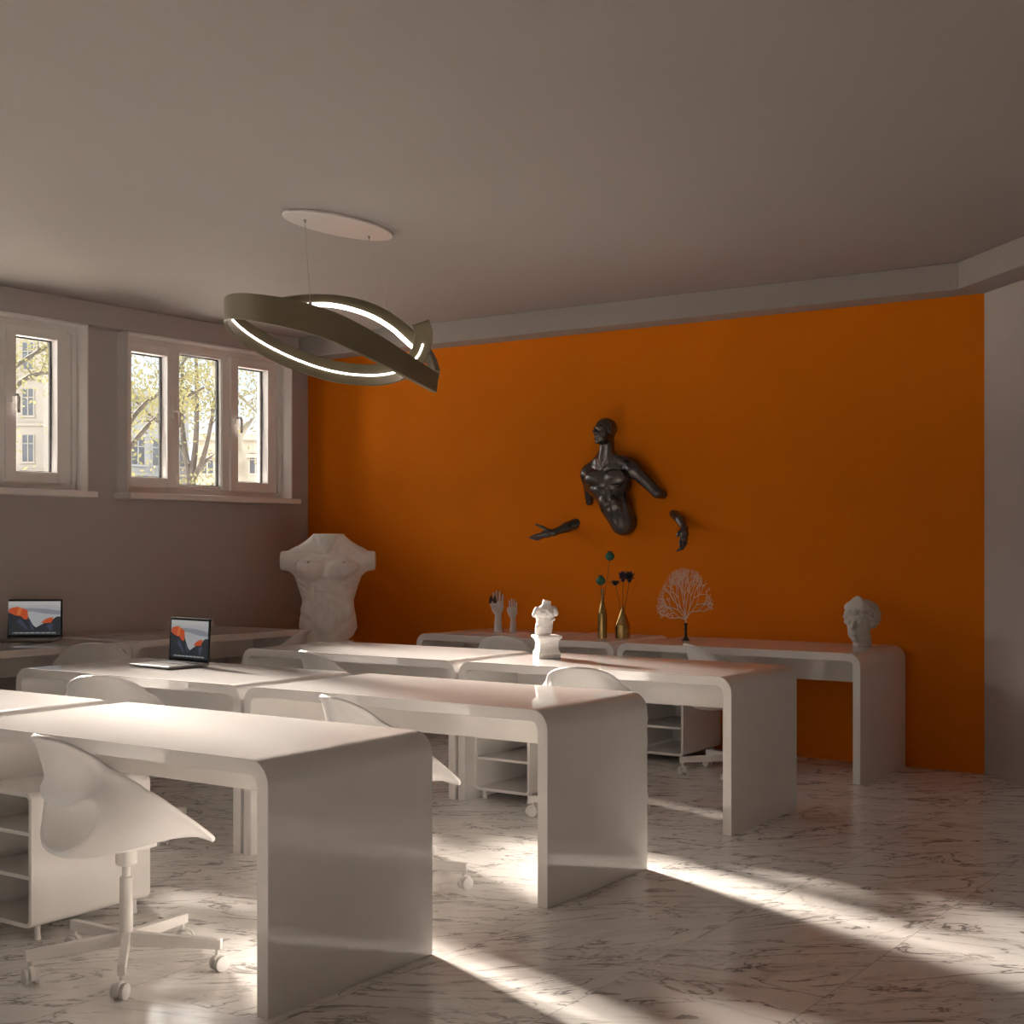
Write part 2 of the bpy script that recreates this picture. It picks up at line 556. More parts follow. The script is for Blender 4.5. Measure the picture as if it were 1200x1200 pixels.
def make_window(n, k, label):
    y0 = WIN0 - WINP * k
    root = bpy.data.objects.new('window_%d' % n, None)
    root.location = (XW, y0, WZ0)
    COL.objects.link(root)
    struct(root, label)
    X = lambda x: x - XW

    def sub(mb_, name, m, parent=root, **kw):
        o = mb_.build(name, m, parent, **kw)
        return o
    h = WZ1 - WZ0
    # casing box standing proud of the wall
    c = MB()
    frame_ring(c, X(-7.83), X(-7.712), 0, WINW, 0, h + 0.004, (0.012, 0.012, 0.0, 0.012))
    sub(c, 'casing', M['pvc'], smooth=0, bevel=0.002)
    s = MB()
    s.box((X(-7.83), -0.03, -0.045), (X(-7.645), WINW + 0.03, -0.003))
    sub(s, 'sill', M['pvc'], smooth=0, bevel=0.006)
    # outer reveal, outside sill
    f = MB()
    xa, xb = X(-7.90), X(-7.825)
    frame_ring(f, xa, xb, 0.0, WINW, 0, h, (0.045, 0.045, 0.05, 0.06))
    f.box((xa, WINW - 0.125, 0.04), (X(-7.845), WINW - 0.04, h - 0.05))
    pl = (0.535, 1.04)          # mullion centre lines
    for m_ in pl:
        f.box((xa, m_ - 0.038, 0.05), (xb, m_ + 0.038, h - 0.06))
    sub(f, 'frame', M['pvc'], smooth=0, bevel=0.005)
    # fixed middle light
    zb_, zt_ = 0.075, 1.045
    g = MB()
    frame_ring(g, X(-7.885), X(-7.835), 0.567, 1.008, 0.05, h - 0.06, (0.012, 0.012, zb_ - 0.05, h - 0.06 - zt_))
    sub(g, 'glazing_bead', M['pvc'], smooth=0, bevel=0.003)
    kt = MB()
    for (a, b, z0, z1) in ((0.579, 0.996, zb_, zt_), (0.108, 0.440, 0.118, 1.006), (1.146, 1.468, 0.118, 1.006)):
        frame_ring(kt, X(-7.888), X(-7.868), a - 0.004, b + 0.004, z0 - 0.004, z1 + 0.004, (0.012, 0.012, 0.012, 0.012))
    sub(kt, 'gasket', M['dark'], smooth=0)
    p = MB()
    p.box((X(-7.880), 0.573, zb_ - 0.008), (X(-7.876), 1.002, zt_ + 0.008))
    sub(p, 'pane', M['glass'], smooth=0)
    for (a, b, hy) in ((0.108, 0.440, 0.505), (1.146, 1.468, 1.125)):
        sm = MB()
        ya, yb = a - 0.075, b + 0.078
        frame_ring(sm, X(-7.892), X(-7.803), ya, yb, 0.045, h - 0.048, (a - ya, yb - b, 0.118 - 0.045, h - 0.048 - 1.006))
        so = sub(sm, 'sash', M['pvc'], smooth=0, bevel=0.006)
        pm = MB()
        pm.box((X(-7.880), a - 0.008, 0.110), (X(-7.876), b + 0.008, 1.014))
        sub(pm, 'pane', M['glass'], so, smooth=0)
        hm = MB()
        hm.box((X(-7.805), hy - 0.014, 0.56), (X(-7.793), hy + 0.014, 0.63))
        hm.tube([(X(-7.795), hy, 0.605), (X(-7.755), hy, 0.608), (X(-7.745), hy, 0.59), (X(-7.745), hy, 0.49)], [0.009, 0.009, 0.010, 0.009], 10)
        sub(hm, 'handle', M['pvc'], so, smooth=40, bevel=0.002)
    return root


make_window(1, 1, 'white three-light window, the left of the two in view')
make_window(2, 0, 'white three-light window beside the orange wall')
make_window(3, 2, 'white three-light window further along the window wall')
make_window(4, 3, 'white three-light window nearest the wall behind')


# ------------------------------------------------------------------ desks
DL, DD, DH, DT = 1.60, 0.77, 0.744, 0.045


def make_desk(label, loc, rotz):
    t = thing('desk', label, 'desk', loc, rotz, 'white waterfall desks')
    R, r = 0.075, 0.032
    n = 10

    def arc(cx, cz, rad, a0, a1):
        return [(cx + rad * math.cos(a0 + (a1 - a0) * i / n), cz + rad * math.sin(a0 + (a1 - a0) * i / n)) for i in range(n + 1)]
    outer = [(0, 0)] + [(0, DH - R - 0.004)] + arc(R, DH - R, R, PI, PI / 2) + [(R + 0.004, DH), (DL - R - 0.004, DH)] + arc(DL - R, DH - R, R, PI / 2, 0) + [(DL, DH - R - 0.004), (DL, 0)]
    inner = [(DT, 0)] + [(DT, DH - DT - r - 0.004)] + arc(DT + r, DH - DT - r, r, PI, PI / 2) + [(DT + r + 0.004, DH - DT), (DL - DT - r - 0.004, DH - DT)] + arc(DL - DT - r, DH - DT - r, r, PI / 2, 0) + [(DL - DT, DH - DT - r - 0.004), (DL - DT, 0)]
    m = MB()
    k = len(outer)
    vs = [(x, 0, z) for x, z in outer] + [(x, 0, z) for x, z in inner] + [(x, DD, z) for x, z in outer] + [(x, DD, z) for x, z in inner]
    fs = []
    for i in range(k - 1):
        fs += [(i, i + 1, k + i + 1, k + i), (2 * k + i, 3 * k + i, 3 * k + i + 1, 2 * k + i + 1),
               (i, 2 * k + i, 2 * k + i + 1, i + 1), (k + i, k + i + 1, 3 * k + i + 1, 3 * k + i)]
    fs += [(0, k, 3 * k, 2 * k), (k - 1, 3 * k - 1, 4 * k - 1, 2 * k - 1)]
    m.add(vs, fs)
    m.build('waterfall_top', M['gloss'], t, smooth=30, bevel=0.002)
    p = MB()
    p.box((DT - 0.004, 0.50, 0.53), (DL - DT + 0.004, 0.52, DH - DT + 0.004))
    p.build('modesty_panel', M['gloss'], t, smooth=0, bevel=0.0015)
    return t


XD_R, XD_L = -4.442, -6.062
ROWS = [2.880, 4.350, 5.926, 7.600]
desk0 = make_desk('white gloss waterfall desk nearest the camera, chair pulled up at its near side', (XD_R, ROWS[0], 0), 0)
dup(desk0, 'white gloss desk cut off by the left picture edge, left neighbour of the nearest desk', (XD_L, ROWS[0], 0))
dup(desk0, 'bare white gloss desk in the second row, right half, behind the nearest desk', (XD_R, ROWS[1], 0))
dup(desk0, 'white gloss desk carrying the open laptop, left half of the second row', (XD_L, ROWS[1], 0))
dup(desk0, 'white gloss desk carrying the small bust on a pedestal, right half of the third row', (XD_R, ROWS[2], 0))
dup(desk0, 'bare white gloss desk in front of the big torso, left half of the third row', (XD_L, ROWS[2], 0))
dup(desk0, 'white gloss desk against the orange wall carrying the coral and the marble head', (XD_R, ROWS[3], 0))
dup(desk0, 'white gloss desk against the orange wall carrying the hand models and gold vases', (XD_L, ROWS[3], 0))
dup(desk0, 'white gloss desk along the window wall, right one, ending beside the big torso', (XW + 0.005 + DD, 7.535 - DL, 0), PI / 2)
dup(desk0, 'white gloss desk along the window wall, left one, carrying the second laptop', (XW + 0.005 + DD, 7.535 - 2 * DL - 0.02, 0), PI / 2)


# ------------------------------------------------------------------ pedestal cabinets
def make_cabinet(label, loc):
    W, D, H = 0.36, 0.52, 0.465
    t = thing('pedestal_cabinet', label, 'cabinet', loc, 0, 'white shelf cabinets under the desks')
    z0 = 0.05
    th, R, r = 0.016, 0.03, 0.014
    n = 6

    def rr(x0, x1, za, zb, rad):
        pts = []
        for cx, cz, a in ((x1 - rad, za + rad, -PI / 2), (x1 - rad, zb - rad, 0), (x0 + rad, zb - rad, PI / 2), (x0 + rad, za + rad, PI)):
            pts += [(cx + rad * math.cos(a + PI / 2 * i / n), cz + rad * math.sin(a + PI / 2 * i / n)) for i in range(n + 1)]
        return pts
    o_ = rr(0, W, z0, z0 + H, R)
    i_ = rr(th, W - th, z0 + th, z0 + H - th, r)
    k = len(o_)
    m = MB()
    m.add([(x, 0, z) for x, z in o_] + [(x, 0, z) for x, z in i_] + [(x, D, z) for x, z in o_] + [(x, D, z) for x, z in i_],
          sum([[(i, (i + 1) % k, k + (i + 1) % k, k + i), (2 * k + i, 3 * k + i, 3 * k + (i + 1) % k, 2 * k + (i + 1) % k),
                (i, 2 * k + i, 2 * k + (i + 1) % k, (i + 1) % k), (k + i, k + (i + 1) % k, 3 * k + (i + 1) % k, 3 * k + i)] for i in range(k)], []))
    m.build('carcass', M['gloss'], t, smooth=30, bevel=0.002)
    for z in (0.215, 0.365):
        s = MB()
        s.box((th - 0.002, 0.006, z), (W - th + 0.002, D - 0.02, z + 0.014))
        s.build('shelf', M['gloss'], t, smooth=0, bevel=0.001)
    b = MB()
    b.box((th - 0.002, D - 0.018, z0 + th - 0.002), (W - th - 0.055, D - 0.006, z0 + H - th + 0.002))
    b.build('back_panel', M['gloss'], t, smooth=0)
    for x in (0.035, W - 0.035):
        for y in (0.05, D - 0.05):
            f = MB()
            f.lathe([(0.012, 0), (0.014, 0.004), (0.011, 0.02), (0.011, z0 + 0.002)], 14, Matrix.Translation((x, y, 0)))
            f.build('foot', M['plastic'], t, smooth=40)
    return t


cab0 = make_cabinet('white open-shelf cabinet under the nearest desk, behind the big chair', (-4.40, ROWS[0] + 0.08, 0))
dup(cab0, 'white open-shelf cabinet under the desk with the small bust', (-4.395, ROWS[2] + 0.08, 0))
dup(cab0, 'white open-shelf cabinet by the orange wall under the desk with the coral', (-4.36, ROWS[3] + 0.06, 0))


# ------------------------------------------------------------------ chairs
def interp_path(pts, n):
    P = np.array(pts, float)
    # Catmull-Rom resample by arc length
    dense = []
    Q = np.vstack([2 * P[0] - P[1], P, 2 * P[-1] - P[-2]])
    for i in range(1, len(Q) - 2):
        for t in np.linspace(0, 1, 24, endpoint=False):
            a, b, c, d = Q[i - 1], Q[i], Q[i + 1], Q[i + 2]
            dense.append(0.5 * (2 * b + (c - a) * t + (2 * a - 5 * b + 4 * c - d) * t * t + (3 * b - a - 3 * c + d) * t ** 3))
    dense.append(P[-1])
    dense = np.array(dense)
    s = np.concatenate([[0], np.cumsum(np.linalg.norm(np.diff(dense, axis=0), axis=1))])
    q_ = np.linspace(0, s[-1], n)
    return np.stack([np.interp(q_, s, dense[:, j]) for j in range(P.shape[1])], 1)


def chair_shell(t):
    NU, NV = 44, 56
    cen = interp_path([(0.235, 0.400), (0.212, 0.420), (0.09, 0.422), (-0.04, 0.404), (-0.15, 0.394), (-0.235, 0.408), (-0.280, 0.452), (-0.278, 0.515),
                       (-0.232, 0.575), (-0.232, 0.635), (-0.255, 0.705), (-0.290, 0.785)], NV + 1)
    rim = interp_path([(0.235, 0.400), (0.195, 0.440), (0.06, 0.545), (-0.10, 0.660), (-0.21, 0.742), (-0.290, 0.785)], NV + 1)
    vs = []
    hu, hv = 0.0, 36 / 56    # hole centre
    a, b = 16 * 2 / 44, 5 / 56        # half sizes of the hole
    for j in range(NV + 1):
        for i in range(NU + 1):
            u = -1 + 2 * i / NU
            v = j / NV
            # warp the grid so the square ring of cells round the hole follows a rounded outline
            du, dv = (u - hu) / a, (v - hv) / b
            m_ = max(abs(du), abs(dv))
            if m_ > 1e-6:
                e = 2.7
                rr = (abs(du / m_) ** e + abs(dv / m_) ** e) ** (1 / e)
                k = 1 / rr
                if m_ <= 1:
                    sc = k
                else:
                    w_ = max(0.0, 1 - (m_ - 1) / 0.9)
                    w_ = w_ * w_ * (3 - 2 * w_)
                    sc = 1 + (k - 1) * w_
                uu = min(1, max(-1, hu + du * a * sc)) if abs(u) < 0.999 else u
                vv = min(1, max(0, hv + dv * b * sc))
            else:
                uu, vv = u, v
            x_ = vv * NV
            j0 = min(NV - 1, int(x_))
            f = x_ - j0
            C = cen[j0] * (1 - f) + cen[j0 + 1] * f
            Q = rim[j0] * (1 - f) + rim[j0 + 1] * f
            w = 0.165 + 0.060 * math.sin(min(1, vv / 0.5) * PI / 2)
            g = min(1.0, max(0.0, (Q[1] - 0.585) / 0.2))
            w *= math.sqrt(max(0.0, 1 - g ** 2.1)) * (1 - 0.06 * math.exp(-((vv - 0.76) / 0.06) ** 2))
            front = 1 - max(0.0, 1 - vv / 0.06) ** 2 * 0.12
            w *= front
            bl = abs(uu) ** 2.3
            lat = math.sin(uu * PI / 2 * 0.92) / math.sin(PI / 2 * 0.92)
            yz = C * (1 - bl) + Q * bl
            lip = max(0.0, (abs(uu) - 0.86) / 0.14) ** 2 * 0.016 * min(1, vv / 0.15) * min(1, (1 - vv) / 0.12)
            top = max(0.0, (vv - 0.93) / 0.07) ** 2 * 0.014
            vs.append((w * lat + math.copysign(lip, uu), yz[0] - top - lip * 0.4, yz[1] - 0.3 * top))
    fs = []
    for j in range(NV):
        for i in range(NU):
            u = -1 + 2 * (i + 0.5) / NU
            v = (j + 0.5) / NV
            if abs(u - hu) < a and abs(v - hv) < b:
                continue
            q0 = j * (NU + 1) + i
            fs.append((q0, q0 + 1, q0 + NU + 2, q0 + NU + 1))
    m = MB()
    m.add(vs, fs)
    o = m.build('seat_shell', M['plastic'], t, smooth=180)
    s = o.modifiers.new('thickness', 'SOLIDIFY')
    s.thickness = 0.014
    s.offset = 0
    s.use_even_offset = False
    s2 = o.modifiers.new('soft', 'SUBSURF')
    s2.levels = 1
    s2.render_levels = 1
    return o


def make_chair(label, loc, rotz, base_rot):
    t = thing('desk_chair', label, 'chair', loc, rotz, 'white swivel chairs')
    chair_shell(t)
    m = MB()
    m.prism([(-0.035, -0.08), (0.035, -0.08), (0.04, 0.05), (0.02, 0.10), (-0.02, 0.10), (-0.04, 0.05)], 0.384, 0.401)
    m.lathe([(0.028, 0.335), (0.034, 0.343), (0.034, 0.390)], 20)
    m.build('seat_bracket', M['steel_white'], t, smooth=35, bevel=0.003)
    m = MB()
    m.lathe([(0.013, 0.27), (0.013, 0.345)], 18)
    m.build('gas_column', M['steel_white'], t, smooth=40)
    m = MB()
    m.lathe([(0.0215, 0.07), (0.0215, 0.293), (0.019, 0.298), (0.013, 0.299)], 24)
    m.build('column_sleeve', M['steel_white'], t, smooth=40)
    for k in range(5):
        a = base_rot + k * 2 * PI / 5
        A = Matrix.Rotation(a, 4, 'Z')
        m = MB()
        vs = []
        for x, z0, z1, hw in ((0.018, 0.078, 0.122, 0.0135), (0.315, 0.072, 0.105, 0.012)):
            vs += [(x, -hw, z0), (x, hw, z0), (x, hw, z1), (x, -hw, z1)]
        m.add([A @ Vector(p) for p in vs], [(0, 3, 2, 1), (4, 5, 6, 7), (0, 1, 5, 4), (1, 2, 6, 5), (2, 3, 7, 6), (3, 0, 4, 7)])
        m.build('base_arm', M['steel_white'], t, smooth=0, bevel=0.003)
        # caster, each turned its own way
        ca = a + (0.9, -1.1, 0.4, 1.7, -0.5)[k]
        Q = Matrix.Translation(A @ Vector((0.300, 0, 0))) @ Matrix.Rotation(ca, 4, 'Z')
        h = MB()
        h.lathe([(0.006, 0.045), (0.006, 0.076)], 10, Q)
        prof = [(0.030 * math.cos(b_), 0.0275 + 0.030 * math.sin(b_)) for b_ in [i * PI / 10 for i in range(-1, 9)]]
        prof = [(x + 0.008, z) for x, z in prof] + [(-0.008, 0.03), (0.0, 0.022)]
        h.prism(prof, -0.007, 0.007, Q @ Matrix.Rotation(PI / 2, 4, 'X'))
        c = h.build('caster', M['steel_white'], t, smooth=40, bevel=0.001)
        w = MB()
        for s in (-1, 1):
            Z = Q @ Matrix.Translation((0.008, s * 0.015, 0.0255)) @ Matrix.Rotation(PI / 2, 4, 'X')
            w.lathe([(0.019, -0.0085), (0.0245, -0.006), (0.0255, 0), (0.0245, 0.006), (0.019, 0.0085)], 24, Z)
        w.build('wheel', M['wheel'], c, smooth=40)
    return t


def facing(deg):          # world direction the sitter looks, degrees from +x
    return math.radians(deg - 90)


ch0 = make_chair('white moulded swivel chair in the left foreground, seen whole at the nearest desk', (-3.558, 2.965, 0), facing(77), math.radians(-5) + YAW - facing(77))
CH = [
    ('white swivel chair behind the nearest desk, slim back edge showing above its top', (-3.552, 4.29), 70),
    ('white swivel chair with broad arched back in front of the laptop desk', (-5.18, 4.29), 117),
    ('white swivel chair in front of the small bust, arched back above the second-row desk', (-3.59, 5.90), 106),
    ('white swivel chair in front of the bare third-row desk, slim slanted back', (-5.18, 5.90), 68),
    ('white swivel chair with arched back below the two hand models', (-5.18, 7.52), 110),
    ('white swivel chair with slim slanted back below the coral', (-3.60, 7.52), 48),
    ('white swivel chair with arched back right of the window-wall laptop', (-6.95, 5.54), 140),
    ('white swivel chair at the window-wall desk beside the big torso, turned to the window', (-6.86, 6.95), 210),
]
for i, (lb, (x, y), d) in enumerate(CH):
    dup(ch0, lb, (x, y, 0), facing(d))


# ------------------------------------------------------------------ laptops
def make_laptop(label, loc, rotz, W=0.33, D=0.235, S=0.225, tilt=8):
    """origin on the hinge line at table level, local -y is towards the user"""
    t = thing('laptop', label, 'laptop', loc, rotz, 'open laptops')
    m = MB()
    m.box((-W / 2, -D, 0.004), (W / 2, 0.004, 0.016))
    base = m.build('base', M['alu'], t, smooth=0, bevel=0.004)
    f = MB()
    for x in (-W / 2 + 0.03, W / 2 - 0.03):
        for y in (-0.02, -D + 0.02):
            f.lathe([(0.008, 0), (0.008, 0.005)], 12, Matrix.Translation((x, y, 0)))
    f.build('rubber_feet', M['dark'], base, smooth=0)
    kb = MB()
    for r in range(5):
        for c in range(13):
            x = -W / 2 + 0.030 + c * (W - 0.06) / 13
            y = -0.030 - r * 0.019
            kb.box((x, y - 0.016, 0.0155), (x + (W - 0.06) / 13 - 0.003, y, 0.0175))
    kb.build('keyboard', M['key'], t, smooth=0)
    tp = MB()
    tp.box((-0.055, -D + 0.012, 0.0158), (0.055, -D + 0.085, 0.0165))
    tp.build('touchpad', M['alu'], t, smooth=0)
    A = Matrix.Translation((0, 0.002, 0.014)) @ Matrix.Rotation(math.radians(-tilt), 4, 'X')
    l = MB()
    l.box((-W / 2, -0.004, 0), (W / 2, 0.004, S), A)
    lid = l.build('lid', M['bezel'], t, smooth=0, bevel=0.003)
    hm = MB()
    hm.tube([(-W / 2 + 0.03, 0.002, 0.013), (W / 2 - 0.03, 0.002, 0.013)], 0.006, 12)
    hm.build('hinge', M['bezel'], t, smooth=40)
    # picture: grey clouds over two sunlit cliffs
    x0, x1, z0, z1 = -W / 2 + 0.012, W / 2 - 0.012, 0.018, S - 0.013
    s = MB()

    def poly(mi, pts, lift):
        s.mi = mi
        s.add([A @ Vector((x0 + u * (x1 - x0), -0.0041 - lift, z0 + v * (z1 - z0))) for u, v in pts], [tuple(range(len(pts)))])
    poly(0, [(0, 0), (1, 0), (1, 1), (0, 1)], 0.0002)
    poly(1, [(0, 0.62), (0.45, 0.70), (0.75, 0.62), (1, 0.60), (1, 0.72), (0.7, 0.78), (0.4, 0.80), (0, 0.78)], 0.0003)
    poly(5, [(0, 0.90), (0.35, 0.86), (0.7, 0.90), (1, 0.86), (1, 1), (0, 1)], 0.0003)
    poly(3, [(0, 0), (1, 0), (1, 0.54), (0.95, 0.55), (0.90, 0.52), (0.84, 0.44), (0.70, 0.36), (0.60, 0.28), (0.53, 0.22), (0.47, 0.30), (0.42, 0.44),
             (0.36, 0.60), (0.30, 0.70), (0.10, 0.66), (0, 0.66)], 0.0004)
    poly(2, [(0, 0.70), (0.04, 0.80), (0.18, 0.84), (0.26, 0.80), (0.36, 0.74), (0.38, 0.60), (0.37, 0.46), (0.30, 0.47), (0.24, 0.56), (0.14, 0.58), (0.05, 0.64)], 0.0005)
    poly(6, [(0.16, 0.60), (0.22, 0.58), (0.27, 0.80), (0.20, 0.83)], 0.0006)
    poly(2, [(0.62, 0.36), (0.70, 0.46), (0.76, 0.50), (0.86, 0.53), (0.85, 0.44), (0.82, 0.36), (0.72, 0.35)], 0.0005)
    poly(4, [(0.16, 0.40), (0.22, 0.50), (0.30, 0.36), (0.38, 0.18), (0.34, 0.16), (0.26, 0.28)], 0.0006)
    poly(4, [(0.40, 0.38), (0.43, 0.40), (0.47, 0.26), (0.50, 0.16), (0.45, 0.14)], 0.0006)
    poly(4, [(0.74, 0.30), (0.86, 0.34), (0.83, 0.12), (0.78, 0.12)], 0.0006)
    for i in range(24):
        u = 0.09 + i * 0.0345
        poly(5 if i % 3 else 1, [(u, 0.045), (u + 0.024, 0.045), (u + 0.024, 0.078), (u, 0.078)], 0.0008)
    cols = [(0.50, 0.50, 0.50), (0.30, 0.31, 0.34), (0.62, 0.10, 0.03), (0.030, 0.036, 0.042), (0.06, 0.075, 0.12), (0.58, 0.57, 0.54), (0.75, 0.20, 0.06)]
    ms = []
    for i, c in enumerate(cols):
        key = 'screen_%d' % i
        if key not in M:
            M[key] = mat('screen_pixels', (0.02, 0.02, 0.02), 0.15, emit=c, estr=0.32)
        ms.append(M[key])
    s.build('screen', ms, lid, smooth=0, recalc=False)
    return t


hc = rf(-1.672, 7.157)
make_laptop('open laptop showing an orange cliff, on the second-row desk', (hc.x, hc.y, DH), YAW - 0.70, 0.335, 0.245, 0.228, 3)
hc = rf(-3.115, 9.03)
make_laptop('open laptop on the window-wall desk at the left picture edge', (hc.x, hc.y, DH), YAW + 0.10, 0.355, 0.245, 0.250, 2)


# ------------------------------------------------------------------ sculpting with distance fields
def ell(P, c, r):
    q = P - np.array(c)
    r = np.array(r, float)
    k0 = np.sqrt(((q / r) ** 2).sum(-1)) + 1e-9
    k1 = np.sqrt(((q / (r * r)) ** 2).sum(-1)) + 1e-9
    return k0 * (k0 - 1) / k1


def cap(P, a, b, ra, rb=None):
    rb = ra if rb is None else rb
    a, b = np.array(a, float), np.array(b, float)
    d = b - a
    t = np.clip(((P - a) @ d) / (d @ d + 1e-12), 0, 1)
    return np.sqrt(((P - a - t[..., None] * d) ** 2).sum(-1)) - (ra + (rb - ra) * t)


def smin(a, b, k):
    h = np.clip(0.5 + 0.5 * (b - a) / k, 0, 1)
    return b * (1 - h) + a * h - k * h * (1 - h)


def smax(a, b, k):
    return -smin(-a, -b, k)


def seg(P, a, b):
    return cap(P, a, b, 0.0)


def groove(d, P, pts, depth, width):
    for a, b in zip(pts, pts[1:]):
        d = d + depth * np.exp(-(np.maximum(seg(P, a, b), 0) / width) ** 2)
    return d


def rotz(P, ang, c=(0, 0, 0)):
    """coordinates of P in a frame turned by ang about z through c"""
    q = P - np.array(c)
    ca, sa = math.cos(ang), math.sin(ang)
    return np.stack([q[..., 0] * ca + q[..., 1] * sa, -q[..., 0] * sa + q[..., 1] * ca, q[..., 2]], -1)


def sculpt(fn, lo, hi, h):
    ax = [np.arange(lo[i] - 2 * h, hi[i] + 2 * h, h) for i in range(3)]
    P = np.stack(np.meshgrid(*ax, indexing='ij'), -1)
    F = fn(P)
    for i in range(3):                      # closed at the limits
        sl = [slice(None)] * 3
        for e in (0, -1):
            sl[i] = e
            F[tuple(sl)] = np.maximum(F[tuple(sl)], h * 0.5)
    S = F < 0
    nx, ny, nz = F.shape
    acc = np.zeros((nx - 1, ny - 1, nz - 1, 3))
    cnt = np.zeros((nx - 1, ny - 1, nz - 1))
    sub = lambda A, o: A[o[0]:nx - 1 + o[0], o[1]:ny - 1 + o[1], o[2]:nz - 1 + o[2]]
    cs = [(i, j, k) for i in (0, 1) for j in (0, 1) for k in (0, 1)]
    for c in cs:
        for ax_ in range(3):
            if c[ax_]:
                continue
            c2 = list(c)
            c2[ax_] = 1
            fa, fb = sub(F, c), sub(F, c2)
            cr = (fa < 0) != (fb < 0)
            t = np.where(cr, fa / np.where(cr, fa - fb, 1), 0)
            for q_ in range(3):
                acc[..., q_] += np.where(cr, c[q_] + (t if q_ == ax_ else 0), 0)
            cnt += cr
    act = cnt > 0
    idx = -np.ones(act.shape, int)
    idx[act] = np.arange(act.sum())
    I = np.argwhere(act)
    V = (acc[act] / cnt[act][:, None] + I) * h + np.array([a[0] for a in ax])
    faces = []
    for ax_ in range(3):
        o = [0, 0, 0]
        o[ax_] = 1
        A = S[:nx - o[0], :ny - o[1], :nz - o[2]]
        B = S[o[0]:, o[1]:, o[2]:]
        E = np.argwhere(A != B)
        u, w = [(1, 2), (2, 0), (0, 1)][ax_]
        E = E[(E[:, u] > 0) & (E[:, w] > 0) & (E[:, u] < F.shape[u] - 1) & (E[:, w] < F.shape[w] - 1)]
        du, dw = np.eye(3, dtype=int)[u], np.eye(3, dtype=int)[w]
        g = lambda e: idx[e[:, 0], e[:, 1], e[:, 2]]
        q4 = np.stack([g(E - du - dw), g(E - dw), g(E), g(E - du)], 1)
        flip = ~A[E[:, 0], E[:, 1], E[:, 2]]
        q4[flip] = q4[flip][:, ::-1]
        faces.append(q4)
    m = MB()
    m.v = [tuple(p) for p in V]
    m.f = [tuple(int(i) for i in f) for f in np.vstack(faces)]
    m.m = [0] * len(m.f)
    return m


